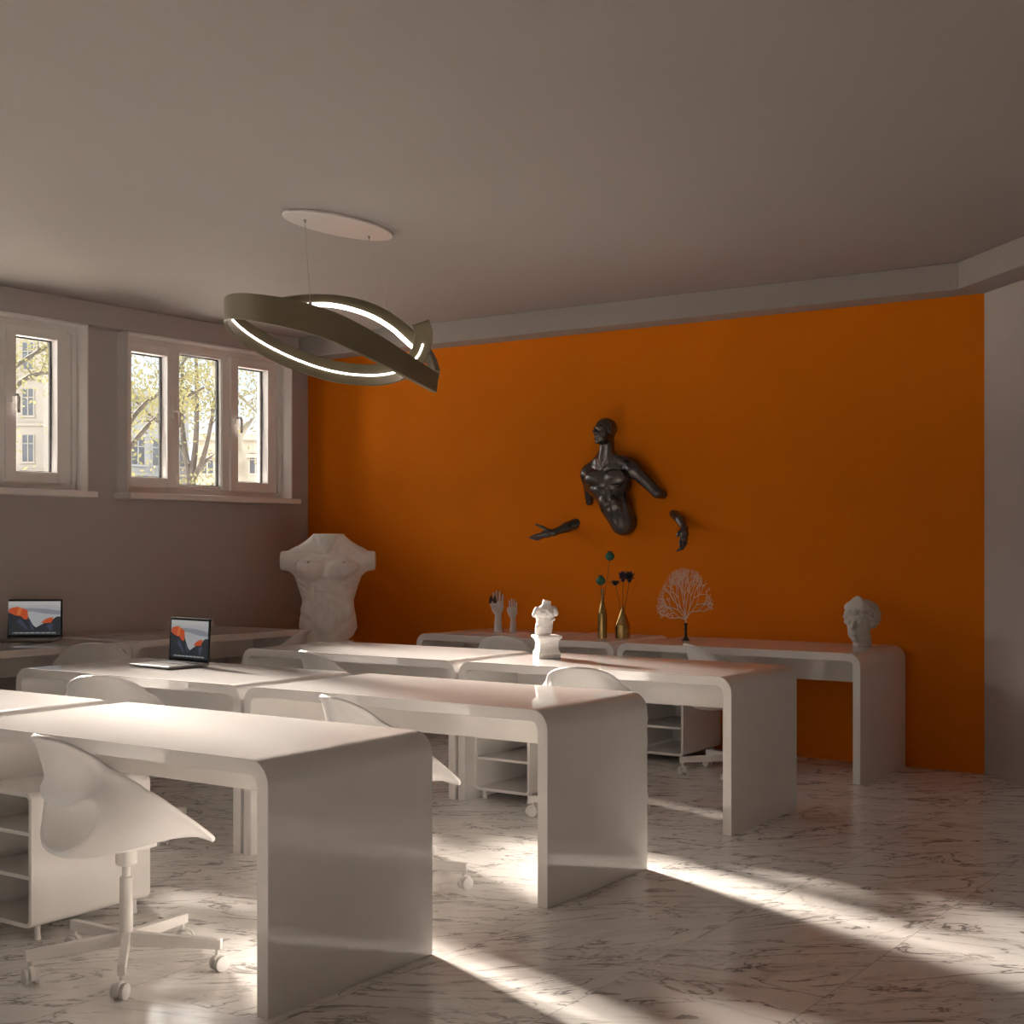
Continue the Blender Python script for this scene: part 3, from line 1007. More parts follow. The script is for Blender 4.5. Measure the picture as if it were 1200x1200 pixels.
# the large male torso in the corner (front is local -y)
def torso_fn(P):
    x, y, z = P[..., 0], P[..., 1], P[..., 2]
    ax = np.abs(x)
    zz = [0.0, 0.04, 0.10, 0.17, 0.26, 0.31, 0.40, 0.50, 0.58, 0.65, 0.70, 0.74, 0.80]
    W = np.interp(z, zz, [0.150, 0.190, 0.220, 0.214, 0.196, 0.194, 0.222, 0.256, 0.268, 0.262, 0.225, 0.16, 0.10])
    Dp = np.interp(z, zz, [0.115, 0.122, 0.130, 0.122, 0.110, 0.110, 0.122, 0.138, 0.140, 0.126, 0.105, 0.092, 0.08])
    cy = np.interp(z, zz, [0.01, 0.01, 0.005, 0, 0, 0, 0, 0.005, 0.01, 0.02, 0.03, 0.03, 0.03])
    k = np.sqrt((x / W) ** 2 + ((y - cy) / Dp) ** 2 + 1e-9)
    body = (k - 1) * np.minimum(W, Dp)
    Q = np.stack([ax, y, z], -1)
    d = body
    d = smin(d, cap(Q, (0, 0.025, 0.64), (0, 0.018, 0.84), 0.098, 0.094), 0.05)            # neck
    d = smin(d, cap(Q, (0.05, 0.03, 0.765), (0.235, 0.02, 0.635), 0.045, 0.055), 0.05)
    d = smin(d, ell(Q, (0.240, 0.015, 0.600), (0.075, 0.090, 0.095)), 0.03)               # shoulder
    d = smin(d, cap(Q, (0.23, 0.015, 0.600), (0.40, 0.015, 0.605), 0.086, 0.064), 0.010)   # arm stump
    d = smin(d, ell(Q, (0.118, -0.105, 0.545), (0.118, 0.072, 0.080)), 0.016)             # pectorals
    for zc in (0.395, 0.325, 0.255):
        d = smin(d, ell(Q, (0.048, -0.098, zc), (0.042, 0.026, 0.036)), 0.018)
    d = smin(d, ell(Q, (0.0, -0.09, 0.13), (0.105, 0.040, 0.10)), 0.03)
    d = smin(d, ell(Q, (0.150, -0.050, 0.225), (0.050, 0.06, 0.065)), 0.025)
    # furrows
    d = groove(d, Q, [(0, -0.15, 0.64), (0, -0.16, 0.46)], 0.0553, 0.0152)
    d = groove(d, Q, [(0, -0.13, 0.46), (0, -0.12, 0.18)], 0.0277, 0.0114)
    d = groove(d, Q, [(0.02, -0.14, 0.455), (0.12, -0.15, 0.450), (0.21, -0.11, 0.50), (0.235, -0.08, 0.55)], 0.0415, 0.0152)
    d = groove(d, Q, [(0.095, -0.12, 0.44), (0.105, -0.11, 0.33), (0.10, -0.11, 0.22), (0.085, -0.11, 0.12)], 0.0346, 0.0133)
    for zc in (0.36, 0.29):
        d = groove(d, Q, [(0.0, -0.125, zc), (0.09, -0.115, zc)], 0.0208, 0.0095)
    for i in range(4):
        z0 = 0.47 - 0.045 * i
        d = groove(d, Q, [(0.13, -0.115, z0 - 0.05), (0.21, -0.05, z0)], 0.0208, 0.0104)
    d = groove(d, Q, [(0.205, -0.03, 0.205), (0.14, -0.10, 0.155), (0.06, -0.125, 0.05)], 0.0346, 0.0152)
    d = groove(d, Q, [(0.03, -0.10, 0.655), (0.12, -0.10, 0.665), (0.23, -0.06, 0.675)], 0.0311, 0.0114)      # below the collar bone
    d = groove(d, Q, [(0.03, -0.12, 0.61), (0.13, -0.135, 0.62), (0.22, -0.10, 0.63)], 0.0208, 0.0095)
    d = groove(d, Q, [(0.035, -0.115, 0.575), (0.13, -0.15, 0.585), (0.22, -0.12, 0.61)], 0.0138, 0.0085)
    d = groove(d, Q, [(0.10, -0.03, 0.79), (0.055, -0.085, 0.70), (0.01, -0.10, 0.655)], 0.0346, 0.0133)      # collar line of the neck
    d = smax(d, z - 0.805, 0.004)
    d = smax(d, ax - 0.355, 0.006)
    d = smax(d, -z, 0.004)
    # thigh cut
    d = smax(d, (ax - 0.06) * 0.55 - z * 0.83 - 0.045, 0.01)
    return d


tl = rf(-1.385, 10.42, 0.64)
pm = MB()
pm.lathe([(0.20, 0), (0.20, 0.04), (0.17, 0.055), (0.165, 0.58), (0.19, 0.60), (0.19, 0.64)], 40)
pl = pm.build('plinth', M['plaster'], None, smooth=40)
pl.location = (tl.x, tl.y, 0)
tag(pl, 'round white plinth standing in the corner under the big torso', 'plinth')
to = sculpt(torso_fn, (-0.37, -0.2, 0), (0.37, 0.2, 0.82), 0.0078).build('torso_statue', M['plaster'], None, smooth=180)
to.location = tl
to.rotation_euler = (0, 0, YAW + 0.03)
tag(to, 'large white plaster male torso without head or arms in the corner by the window', 'statue')


def head_fn(P, bald=True):
    """head of height 1, chin at -0.5, crown at 0.5, looking along -y"""
    ax = np.abs(P[..., 0])
    Q = np.stack([ax, P[..., 1], P[..., 2]], -1)
    d = ell(Q, (0, 0.08, 0.14), (0.335, 0.43, 0.36))
    d = smin(d, ell(Q, (0, -0.10, -0.12), (0.265, 0.30, 0.355)), 0.09)
    d = smin(d, ell(Q, (0.10, -0.10, -0.28), (0.14, 0.22, 0.15)), 0.06)
    d = smin(d, ell(Q, (0, -0.285, -0.415), (0.105, 0.09, 0.085)), 0.07)
    d = smin(d, cap(Q, (0.03, -0.395, 0.085), (0.20, -0.315, 0.085), 0.035, 0.03), 0.05)
    d = smax(d, -ell(Q, (0.125, -0.43, 0.015), (0.085, 0.09, 0.055)), 0.05)
    d = smin(d, ell(Q, (0.125, -0.325, 0.012), (0.070, 0.055, 0.042)), 0.015)
    d = smin(d, cap(Q, (0, -0.385, 0.075), (0, -0.475, -0.105), 0.030, 0.045), 0.035)
    d = smin(d, ell(Q, (0.045, -0.43, -0.125), (0.04, 0.045, 0.032)), 0.02)
    d = smin(d, ell(Q, (0.0, -0.385, -0.235), (0.095, 0.045, 0.026)), 0.016)
    d = smin(d, ell(Q, (0.0, -0.375, -0.29), (0.080, 0.045, 0.030)), 0.016)
    d = groove(d, Q, [(0, -0.43, -0.262), (0.09, -0.39, -0.258)], 0.02, 0.014)
    d = smin(d, ell(Q, (0.335, 0.03, -0.02), (0.035, 0.085, 0.125)), 0.02)
    return d


# the crowned marble head on the last desk (front local -y)
def marble_fn(P):
    s = 0.200
    p = (P - np.array((0, -0.01, 0.125))) / s
    x, y, z = p[..., 0], p[..., 1], p[..., 2]
    ax = np.abs(x)
    d = head_fn(p)
    # wavy hair: a cap behind the hairline
    hair = ell(p, (0, 0.13, 0.17), (0.425, 0.47, 0.40))
    wav = 0.020 * np.sin(22 * z + 9 * np.sin(7 * y) + 16 * ax) + 0.012 * np.sin(34 * y + 20 * z)
    hair = hair + wav
    cut = (y + 0.30) * 0.80 - (z - 0.30) * -0.60
    hair = smax(hair, -(cut + 0.0), 0.03)
    hair = smax(hair, -(z + 0.16 - 0.5 * (y > 0.1) * 0), 0.04)
    d = smin(d, hair, 0.012)
    for i in range(7):                                   # rolled locks round the brow
        a = (i - 3) / 3.0
        c = (0.37 * math.sin(a * 1.45), -0.37 * math.cos(a * 1.35) + 0.02 + 0.10 * abs(a), 0.27 - 0.26 * a * a)
        d = smin(d, ell(p, c, (0.088, 0.085, 0.070)), 0.008)
        d = smin(d, ell(p, (c[0] * 1.04, c[1] + 0.05, c[2] + 0.085), (0.075, 0.075, 0.05)), 0.008)
    d = smin(d, ell(p, (0, 0.50, 0.0), (0.17, 0.17, 0.16)), 0.05)        # knot at the nape
    # diadem: a crescent leaning back, its upper edge chipped
    lean = y - 0.10 - 0.28 * (z - 0.3)
    cz = 0.66 - 0.36 * np.abs(x / 0.42) ** 2.0 + 0.035 * np.sin(15 * x + 1.0)
    dia = np.maximum(np.abs(np.sqrt(x ** 2 + lean ** 2) - 0.415) - 0.042, z - cz)
    dia = np.maximum(dia, 0.33 - z + 0.10 * (y + 0.3))
    dia = np.maximum(dia, lean - 0.10)
    d = smin(d, dia, 0.025)
    d = smin(d, ell(p, (0, 0.14, 0.36), (0.38, 0.40, 0.22)), 0.04)
    # neck, broken off below
    d = smin(d, cap(p, (0, 0.10, -0.25), (0, 0.14, -0.8), 0.205, 0.25), 0.06)
    d = d * s
    return smax(d, -P[..., 2], 0.003)


hm_ = sculpt(marble_fn, (-0.11, -0.13, 0), (0.11, 0.14, 0.31), 0.0042).build('marble_head', M['plasterdark'], None, smooth=180)
hm_.location = (-3.035, 8.13, DH)
hm_.rotation_euler = (0, 0, -0.06)
hm_.scale = (1.22, 1.22, 1.18)
tag(hm_, 'grey marble head with crown and wavy hair at the right end of the last desk', 'sculpture')


# small bust and its pedestal
def pedestal(loc):
    m = MB()
    prof = [(0.062, 0), (0.062, 0.030), (0.059, 0.034), (0.057, 0.042), (0.053, 0.047), (0.051, 0.085), (0.054, 0.092), (0.056, 0.100), (0.060, 0.104), (0.069, 0.112), (0.069, 0.123), (0.060, 0.126)]
    vs, fs = [], []
    for r, z in prof:
        vs += [(-r, -r, z), (r, -r, z), (r, r, z), (-r, r, z)]
    for j in range(len(prof) - 1):
        for i in range(4):
            a, b = 4 * j + i, 4 * j + (i + 1) % 4
            fs.append((a, b, b + 4, a + 4))
    fs += [(3, 2, 1, 0), tuple(4 * (len(prof) - 1) + i for i in range(4))]
    m.add(vs, fs)
    o = m.build('bust_pedestal', M['plaster'], None, smooth=0, bevel=0.0012)
    o.location = loc
    o.rotation_euler = (0, 0, YAW + 0.25)
    return tag(o, 'small square moulded white pedestal under the little bust on the third-row desk', 'pedestal')


pedestal((-4.16, 6.36, DH))


def bust_fn(P):
    x, y, z = P[..., 0], P[..., 1], P[..., 2]
    tw = 0.5 * (z - 0.08)
    q = P.copy()
    q[..., 0] = x - 0.10 * (z - 0.09) + 0.012
    d = ell(q, (0.0, 0, 0.030), (0.048, 0.042, 0.06))
    d = smin(d, ell(q, (0.002, 0, 0.075), (0.044, 0.038, 0.06)), 0.02)
    d = smin(d, ell(q, (-0.002, -0.004, 0.120), (0.056, 0.042, 0.046)), 0.02)
    d = smin(d, ell(q, (-0.020, -0.027, 0.118), (0.022, 0.018, 0.020)), 0.006)
    d = smin(d, ell(q, (0.020, -0.027, 0.121), (0.022, 0.018, 0.020)), 0.006)
    d = smin(d, cap(q, (-0.048, 0, 0.137), (-0.060, -0.006, 0.112), 0.018, 0.015), 0.008)
    d = smin(d, cap(q, (0.046, 0, 0.140), (0.058, -0.010, 0.118), 0.018, 0.016), 0.008)
    d = smin(d, cap(q, (0, 0, 0.150), (0.004, 0, 0.196), 0.025, 0.024), 0.014)
    d = smin(d, cap(q, (-0.045, -0.02, 0.045), (0.045, -0.030, 0.085), 0.008, 0.010), 0.006)
    for i in range(4):
        z0 = 0.015 + i * 0.014
        d = groove(d, q, [(-0.05, -0.035, z0 + 0.012), (0.0, -0.042, z0), (0.05, -0.03, z0 + 0.02)], 0.004, 0.004)
    d = groove(d, q, [(-0.05, -0.03, 0.098), (0, -0.045, 0.094), (0.05, -0.03, 0.103)], 0.004, 0.006)
    d = groove(d, q, [(0, -0.045, 0.135), (0, -0.045, 0.1)], 0.004, 0.005)
    d = groove(d, q, [(-0.03, -0.03, 0.17), (0.0, -0.04, 0.152), (0.03, -0.03, 0.17)], 0.004, 0.005)
    d = d + 0.0012 * np.sin(160 * x + 90 * z) * np.sin(120 * y + 140 * z)
    d = smax(d, -z, 0.002)
    return smax(d, z - 0.190 + 0.25 * x, 0.003)


bo = sculpt(bust_fn, (-0.085, -0.06, 0), (0.085, 0.06, 0.205), 0.0028).build('small_bust', M['plaster'], None, smooth=180)
bo.location = (-4.16, 6.36, DH + 0.126)
bo.rotation_euler = (0, 0, YAW + 0.2)
tag(bo, 'small white headless bust standing on the moulded pedestal on the third-row desk', 'sculpture')


# hand models on the last desk
def hand_fn(P):
    """upright hand 0.25 m tall, palm towards -y, thumb on the -x side"""
    d = cap(P, (0, 0, -0.01), (0, 0, 0.105), 0.026, 0.0185)
    q = P.copy()
    d = smin(d, ell(q, (0.0, 0, 0.150), (0.033, 0.013, 0.040)), 0.018)
    d = smin(d, ell(q, (-0.016, -0.007, 0.135), (0.016, 0.013, 0.026)), 0.012)
    for i, (x, top, dx) in enumerate(((-0.0245, 0.236, -0.003), (-0.0085, 0.248, -0.001), (0.0080, 0.243, 0.001), (0.0235, 0.226, 0.004))):
        d = np.minimum(d, smin(cap(P, (x, 0, 0.165), (x + dx * 0.6, -0.003, 0.208), 0.0066, 0.0058),
                               cap(P, (x + dx * 0.6, -0.003, 0.208), (x + dx, -0.008, top), 0.0058, 0.0046), 0.003))
    d = smin(d, cap(P, (-0.026, -0.008, 0.130), (-0.0385, -0.018, 0.162), 0.0088, 0.0075), 0.008)
    d = smin(d, cap(P, (-0.0385, -0.018, 0.162), (-0.036, -0.024, 0.184), 0.0072, 0.0056), 0.004)
    return smax(d, -P[..., 2], 0.002)


hmesh = sculpt(hand_fn, (-0.05, -0.04, 0), (0.04, 0.03, 0.26), 0.0026)
h1 = hmesh.build('hand_model', M['matte_white'], None, smooth=180)
h1.location = (-5.685, 8.06, DH)
h1.rotation_euler = (0, 0, YAW)
h1.scale = (1.20, 1.20, 1.17)
tag(h1, 'taller upright white hand model with a butterfly on its fingers', 'hand model', 'white hand models')
h2 = h1.copy()
COL.objects.link(h2)
h2.location = (-5.625, 8.16, DH)
h2.scale = (0.95, 0.95, 0.93)
h2.rotation_euler = (0, 0, YAW - 0.08)
h2['label'] = 'shorter upright white hand model, right of the one with the butterfly'

# butterfly perched on the taller hand
bt = thing('butterfly', 'dark rust-coloured butterfly perched on the fingers of the taller hand model', 'butterfly',
           h1.location + rf(-0.037, -0.030, 0.222), YAW)
m = MB()
m.tube([(0, 0, -0.018), (0.002, -0.001, 0.0), (0.003, 0, 0.020)], [0.002, 0.0035, 0.002], 8)
m.build('body', M['petal'], bt, smooth=60)
for s, mt in ((-1, 'petal'), (1, 'wing')):
    m = MB()
    pts = [(0, 0), (0.010, 0.030), (0.016, 0.042), (0.026, 0.022), (0.034, -0.006), (0.024, -0.020), (0.008, -0.016)]
    front = [Vector((s * a * 0.85, -abs(a) * 0.35, b)) for a, b in pts]
    m.add(front + [p + Vector((0, 0.0012, 0)) for p in front], [tuple(range(7)), tuple(range(13, 6, -1))] + [(i, 7 + i, 7 + (i + 1) % 7, (i + 1) % 7) for i in range(7)])
    w = m.build('wing', M[mt], bt, smooth=0)


# gold vases with dried flowers
def vase(label, loc, prof):
    m = MB()
    inner = [(max(0.003, r - 0.004), z) for r, z in prof if z > 0.012][::-1]
    m.lathe(prof + inner, 36)
    o = m.build('vase', M['gold'], None, smooth=16)
    o.location = loc
    return tag(o, label, 'vase', 'gold vases on the last desk')


V1 = Vector((-4.705, 7.865, DH))
V2 = Vector((-4.598, 7.945, DH))
vase('tall slim gold bottle vase holding two green seed pods', V1,
     [(0.0, 0), (0.029, 0.0), (0.031, 0.004), (0.031, 0.150), (0.030, 0.163), (0.026, 0.185), (0.019, 0.215), (0.013, 0.245), (0.0095, 0.275), (0.009, 0.318), (0.0105, 0.323), (0.0105, 0.328)])
vase('squat cone-shouldered gold vase holding three dark flowers', V2,
     [(0.0, 0), (0.050, 0.0), (0.051, 0.003), (0.051, 0.088), (0.031, 0.138), (0.013, 0.182), (0.0085, 0.195), (0.008, 0.212), (0.0095, 0.216)])


def stem_pts(a, b, bow):
    a, b = Vector(a), Vector(b)
    return [a.lerp(b, t) + Vector(bow) * math.sin(t * PI) for t in [i / 8 for i in range(9)]]


def poppy(label, base, tip, r, bow):
    t = thing('dried_poppy', label, 'dried flower', base, 0, 'green seed pods in the tall vase')
    b = Vector(tip) - Vector(base)
    m = MB()
    m.tube(stem_pts((0, 0, 0), b, bow), 0.0016, 8)
    m.build('stem', M['stem'], t, smooth=60)
    m = MB()
    n = 20
    prof = [(0.15 * r, -0.95 * r), (0.62 * r, -0.72 * r), (0.95 * r, -0.2 * r), (0.98 * r, 0.15 * r), (0.72 * r, 0.66 * r), (0.32 * r, 0.90 * r), (0.25 * r, 1.0 * r)]
    vs, fs = [], []
    for rr, z in prof:
        for i in range(n):
            a = 2 * PI * i / n
            q_ = rr * (1 + 0.06 * math.cos(10 * a))
            vs.append(b + Vector((q_ * math.cos(a), q_ * math.sin(a), z)))
    for j in range(len(prof) - 1):
        for i in range(n):
            fs.append((j * n + i, j * n + (i + 1) % n, (j + 1) * n + (i + 1) % n, (j + 1) * n + i))
    fs += [tuple(range(n))[::-1], tuple((len(prof) - 1) * n + i for i in range(n))]
    m.add(vs, fs)
    m.build('pod', M['green'], t, smooth=60)
    m = MB()
    st = []
    for i in range(16):
        a = 2 * PI * i / 16
        q_ = r * (0.55 if i % 2 else 0.36)
        st.append((q_ * math.cos(a), q_ * math.sin(a)))
    m.prism(st, 0.98 * r, 1.16 * r, Matrix.Translation(b))
    m.build('crown', M['petal'], t, smooth=0)


top1 = V1 + Vector((0, 0, 0.20))
p_a = at(714.6, 652, 7.88)
p_b = at(704.0, 680.6, 7.85)
poppy('green seed pod on the taller stem in the tall gold vase', top1, p_a, 0.030, (0.004, 0, 0))
poppy('green seed pod on the shorter stem just above the tall gold vase', top1, p_b, 0.031, (-0.002, 0, 0))


def dark_flower(label, base, tip, r, mt, up, bow, n=9):
    t = thing('dried_flower', label, 'dried flower', base, 0, 'dark flowers in the squat vase')
    b = Vector(tip) - Vector(base)
    m = MB()
    m.tube(stem_pts((0, 0, 0), b, bow), 0.0018, 8)
    m.build('stem', M['stem'], t, smooth=60)
    m = MB()
    m.ball(b, r * 0.42, 12, 8)
    for ring, (k, tilt, ln) in enumerate(((n, up, 0.95), (n - 2, up + 0.40, 0.95), (n - 1, up - 0.55, 0.75))):
        for i in range(k):
            a = 2 * PI * i / k + ring * 0.3
            d = Vector((math.cos(a) * math.cos(tilt), math.sin(a) * math.cos(tilt), math.sin(tilt)))
            s_ = Vector((-math.sin(a), math.cos(a), 0))
            nn = d.cross(s_)
            L = r * ln * 1.5
            pts = []
            for u, w in ((0.1, 0.08), (0.45, 0.19), (0.75, 0.15), (1.0, 0.015)):
                c = b + d * L * u + Vector((0, 0, 1)) * (u * u * 0.25 * L)
                pts += [c - s_ * w * L - nn * 0.0006, c + s_ * w * L - nn * 0.0006, c + s_ * w * L + nn * 0.0006, c - s_ * w * L + nn * 0.0006]
            fs = []
            for j in range(3):
                o = 4 * j
                fs += [(o + q_, o + (q_ + 1) % 4, o + 4 + (q_ + 1) % 4, o + 4 + q_) for q_ in range(4)]
            fs += [(3, 2, 1, 0), (12, 13, 14, 15)]
            m.add(pts, fs)
    m.build('bloom', M[mt], t, smooth=40)


top2 = V2 + Vector((0, 0, 0.12))
dark_flower('small near-black flower, lowest of the three in the squat gold vase', top2, at(721.3, 684.5, 7.93), 0.026, 'petal', 0.1, (0.002, 0, 0))
dark_flower('dark purple flower in the middle of the squat gold vase', top2, at(730.0, 679.5, 7.96), 0.034, 'purple', 0.85, (0, 0, 0))
dark_flower('near-black spiky flower leaning right in the squat gold vase', top2, at(737.5, 680.0, 7.97), 0.036, 'petal', 0.75, (0.002, 0, 0), 11)

# coral fan on a stand
ct = thing('coral_sculpture', 'pale branching coral fan on a small black turned stand', 'coral', (-4.168, 8.016, DH), YAW)
m = MB()
m.lathe([(0.0, 0), (0.027, 0), (0.028, 0.004), (0.020, 0.010), (0.012, 0.020), (0.009, 0.030), (0.0105, 0.034), (0.008, 0.040), (0.0085, 0.070), (0.0105, 0.076), (0.0085, 0.082), (0.0095, 0.100), (0.012, 0.106), (0.011, 0.114), (0.0, 0.114)], 28)
m.build('stand', M['black'], ct, smooth=35)
m = MB()
rc = random.Random(21)


def branch(p, ang, ln, rad, depth):
    pts, rads = [Vector((p[0], p[2], p[1]))], [rad]
    x, z, yy = p
    n = 4
    a = ang
    for i in range(n):
        a += rc.uniform(-0.20, 0.20)
        x += math.sin(a) * ln / n
        z += math.cos(a) * ln / n
        yy += rc.uniform(-0.002, 0.002)
        pts.append(Vector((x, yy, z)))
        rads.append(rad * (1 - 0.12 * (i + 1) / n))
    m.tube(pts, rads, 6)
    if depth <= 0:
        return
    ks = 2 if rc.random() < 0.86 else 3
    sp = rc.uniform(0.28, 0.50)
    for k in range(ks):
        da = (k - (ks - 1) / 2) * sp * 2 / max(1, ks - 1) + rc.uniform(-0.14, 0.14)
        na = a + da
        if abs(na) > 2.0:
            na = a - da * 0.6
        branch((x, z, yy), na * 0.985, ln * rc.uniform(0.74, 0.96), max(0.0016, rad * 0.84), depth - 1)


m.tube([(0, 0, 0.112), (0, 0, 0.142)], [0.006, 0.0045], 8)
for a in (-1.25, -0.85, -0.48, -0.15, 0.18, 0.52, 0.72):
    branch((0.0, 0.135, 0), a, 0.078 * (1.0 if abs(a) < 0.9 else 0.8), 0.0038, 5)
fan = m.build('fan', M['coral'], ct, smooth=60)
for v in fan.data.vertices:                 # the fan leans a little and stays inside its fan outline
    x, z = v.co.x, v.co.z - 0.135
    r = math.hypot(x, z)
    if r > 0.24:
        f_ = (0.24 + (r - 0.24) * 0.55) / r
        x, z = x * f_, z * f_
    v.co.x, v.co.z = x * 0.68 - 0.012 * min(1, z / 0.2), 0.135 + z * 1.17 + 0.16 * x * max(0, z)

# ------------------------------------------------------------------ the figure coming out of the orange wall
WO = np.array((-4.86, YW, 1.85))


def wp(px, py, w):
    p = at(px, py, YW - w)
    return (p.x - WO[0], w, p.z - WO[2])           # x along the wall, y out of the wall, z up


def man_fn(P):
    # P: x along the wall, y towards the wall (negative out); flip to out-positive
    q = np.stack([P[..., 0], -P[..., 1], P[..., 2]], -1)
    hc_ = np.array(wp(708.5, 505.5, 0.205))
    hp = (q - hc_) / 0.192
    hp = np.stack([hp[..., 0], -hp[..., 1], hp[..., 2]], -1)
    ct_, st_ = math.cos(0.14), -math.sin(0.14)                    # chin lifted
    hy = hp[..., 1] * ct_ - hp[..., 2] * st_ * -1
    hz = -hp[..., 1] * st_ + hp[..., 2] * ct_
    hh = rotz(np.stack([hp[..., 0], hy, hz], -1), -0.42)
    head = head_fn(hh) * 0.192
    nk0 = np.array(wp(711.5, 512, 0.17))
    nk1 = np.array(wp(710, 548, 0.12))
    d = cap(q, nk0, nk1, 0.050, 0.062)
    for sh_ in (wp(692, 556, 0.085), wp(738, 550, 0.085)):
        d = smin(d, cap(q, np.array(wp(709.5, 533, 0.11)), np.array(sh_) + (0, 0, 0.035), 0.042, 0.040), 0.04)
    d = smin(d, head, 0.018)
    sh_r = np.array(wp(690, 556, 0.095))
    sh_l = np.array(wp(742, 550, 0.095))
    che = np.array(wp(711, 562, 0.09))
    d = smin(d, cap(q, sh_r + (0.05, -0.02, 0.02), sh_l + (-0.05, -0.02, 0.02), 0.052), 0.045)
    d = smin(d, ell(q, che + (0, -0.02, -0.02), (0.180, 0.115, 0.135)), 0.04)
    d = smin(d, ell(q, sh_r, (0.060, 0.062, 0.066)), 0.03)
    d = smin(d, ell(q, sh_l, (0.060, 0.062, 0.066)), 0.03)
    mid = (sh_r + sh_l) / 2
    for s in (-1, 1):
        d = smin(d, ell(q, (mid[0] + s * 0.078 - 0.005, 0.165, mid[2] - 0.048), (0.086, 0.042, 0.064)), 0.012)
    ab = np.array(wp(722, 592, 0.075))
    pe = np.array(wp(731, 612, 0.035))
    d = smin(d, cap(q, che + (0.01, 0.0, -0.06), ab, 0.115, 0.105), 0.03)
    d = smin(d, cap(q, ab, pe, 0.105, 0.095), 0.03)
    for s in (-1, 1):
        for i, f in enumerate((0.15, 0.5, 0.85)):
            c = ab + (pe - ab) * (f - 0.3)
            d = smin(d, ell(q, (c[0] + s * 0.036, c[1] + 0.097 - 0.018 * i, c[2] + 0.012), (0.034, 0.022, 0.032)), 0.012)
    # muscle furrows
    d = groove(d, q, [(mid[0] - 0.005, 0.20, mid[2] + 0.0), (ab[0], ab[1] + 0.11, ab[2]), (pe[0], pe[1] + 0.10, pe[2])], 0.010, 0.012)
    for s in (-1, 1):
        d = groove(d, q, [(mid[0] + s * 0.015, 0.195, mid[2] - 0.105), (mid[0] + s * 0.10, 0.18, mid[2] - 0.100), (mid[0] + s * 0.155, 0.13, mid[2] - 0.045)], 0.010, 0.014)
        for i in range(3):
            d = groove(d, q, [(mid[0] + s * 0.07, 0.165, mid[2] - 0.15 - 0.03 * i), (mid[0] + s * 0.13, 0.12, mid[2] - 0.12 - 0.03 * i)], 0.007, 0.011)
        d = groove(d, q, [(ab[0] + s * 0.075, 0.15, ab[2] + 0.08), (pe[0] + s * 0.07, 0.12, pe[2])], 0.008, 0.013)
        d = groove(d, q, [(nk1[0] + s * 0.045, 0.165, nk1[2] + 0.055), (nk1[0] + s * 0.008, 0.185, nk1[2] - 0.01)], 0.008, 0.009)
        d = groove(d, q, [(nk1[0] + s * 0.02, 0.175, nk1[2] - 0.025), (mid[0] + s * 0.13, 0.150, mid[2] + 0.030)], 0.007, 0.010)
    # arms sinking back into the wall
    el_l = np.array(wp(770, 577, 0.055))
    d = smin(d, cap(q, sh_l + (0.01, 0.0, -0.005), el_l, 0.050, 0.038), 0.02)
    d = smin(d, cap(q, el_l, el_l + (0.03, -0.09, -0.02), 0.036, 0.034), 0.015)
    el_r = np.array(wp(691, 588, 0.015))
    d = smin(d, cap(q, sh_r + (-0.005, 0.0, -0.01), el_r, 0.046, 0.028), 0.02)
    return smax(d, -q[..., 1], 0.004)


mo = sculpt(man_fn, (-0.42, -0.36, -0.47), (0.44, 0.0, 0.44), 0.0068).build('wall_sculpture', M['pewter'], None, smooth=180)
mo.location = WO
tag(mo, 'dark pewter bald man, head and torso, emerging from the orange wall', 'sculpture')


def limb(name, label, spec, lo, hi):
    def fn(P):
        q = np.stack([P[..., 0], -P[..., 1], P[..., 2]], -1)
        d = None
        for pts, rads, k in spec:
            p3 = [wp(*p) for p in pts]
            for (a, b, ra, rb) in zip(p3, p3[1:], rads, rads[1:]):
                c = cap(q, a, b, ra, rb)
                d = c if d is None else smin(d, c, k)
        return smax(d, -q[..., 1], 0.003)
    P3 = np.array([wp(*p) for pts, _, _ in spec for p in pts])
    lo = P3.min(0) - 0.05
    hi = P3.max(0) + 0.05
    o = sculpt(fn, (lo[0], -hi[1], lo[2]), (hi[0], 0.0, hi[2]), 0.0033).build(name, M['pewter'], None, smooth=180)
    o.location = WO
    return tag(o, label, 'sculpture', 'dark arms coming out of the orange wall')


limb('hand_sculpture', 'dark pewter forearm reaching from the orange wall, open palm, left of the man', [
    ([(677, 613, -0.02), (664, 618, 0.05), (649, 624, 0.13)], (0.040, 0.036, 0.023), 0.01),
    ([(649, 624, 0.13), (641, 626, 0.155), (635, 627.5, 0.175)], (0.023, 0.024, 0.021), 0.015),
    ([(643, 623, 0.155), (637, 625, 0.175)], (0.020, 0.018), 0.012),
    ([(636, 626, 0.18), (629, 626.5, 0.205), (622, 629.0, 0.225)], (0.0095, 0.0085, 0.006), 0.004),
    ([(636, 627.5, 0.18), (629, 629.0, 0.20), (620.5, 630.3, 0.22)], (0.0095, 0.0085, 0.006), 0.004),
    ([(635, 629, 0.175), (629, 631.0, 0.19), (623.5, 631.8, 0.21)], (0.0095, 0.0085, 0.006), 0.004),
    ([(636, 630, 0.165), (631, 632.0, 0.175), (627, 632.6, 0.19)], (0.009, 0.008, 0.006), 0.004),
    ([(642, 621.5, 0.16), (636, 618.0, 0.18), (628.5, 614.6, 0.19)], (0.013, 0.0105, 0.007), 0.008),
], None, None)
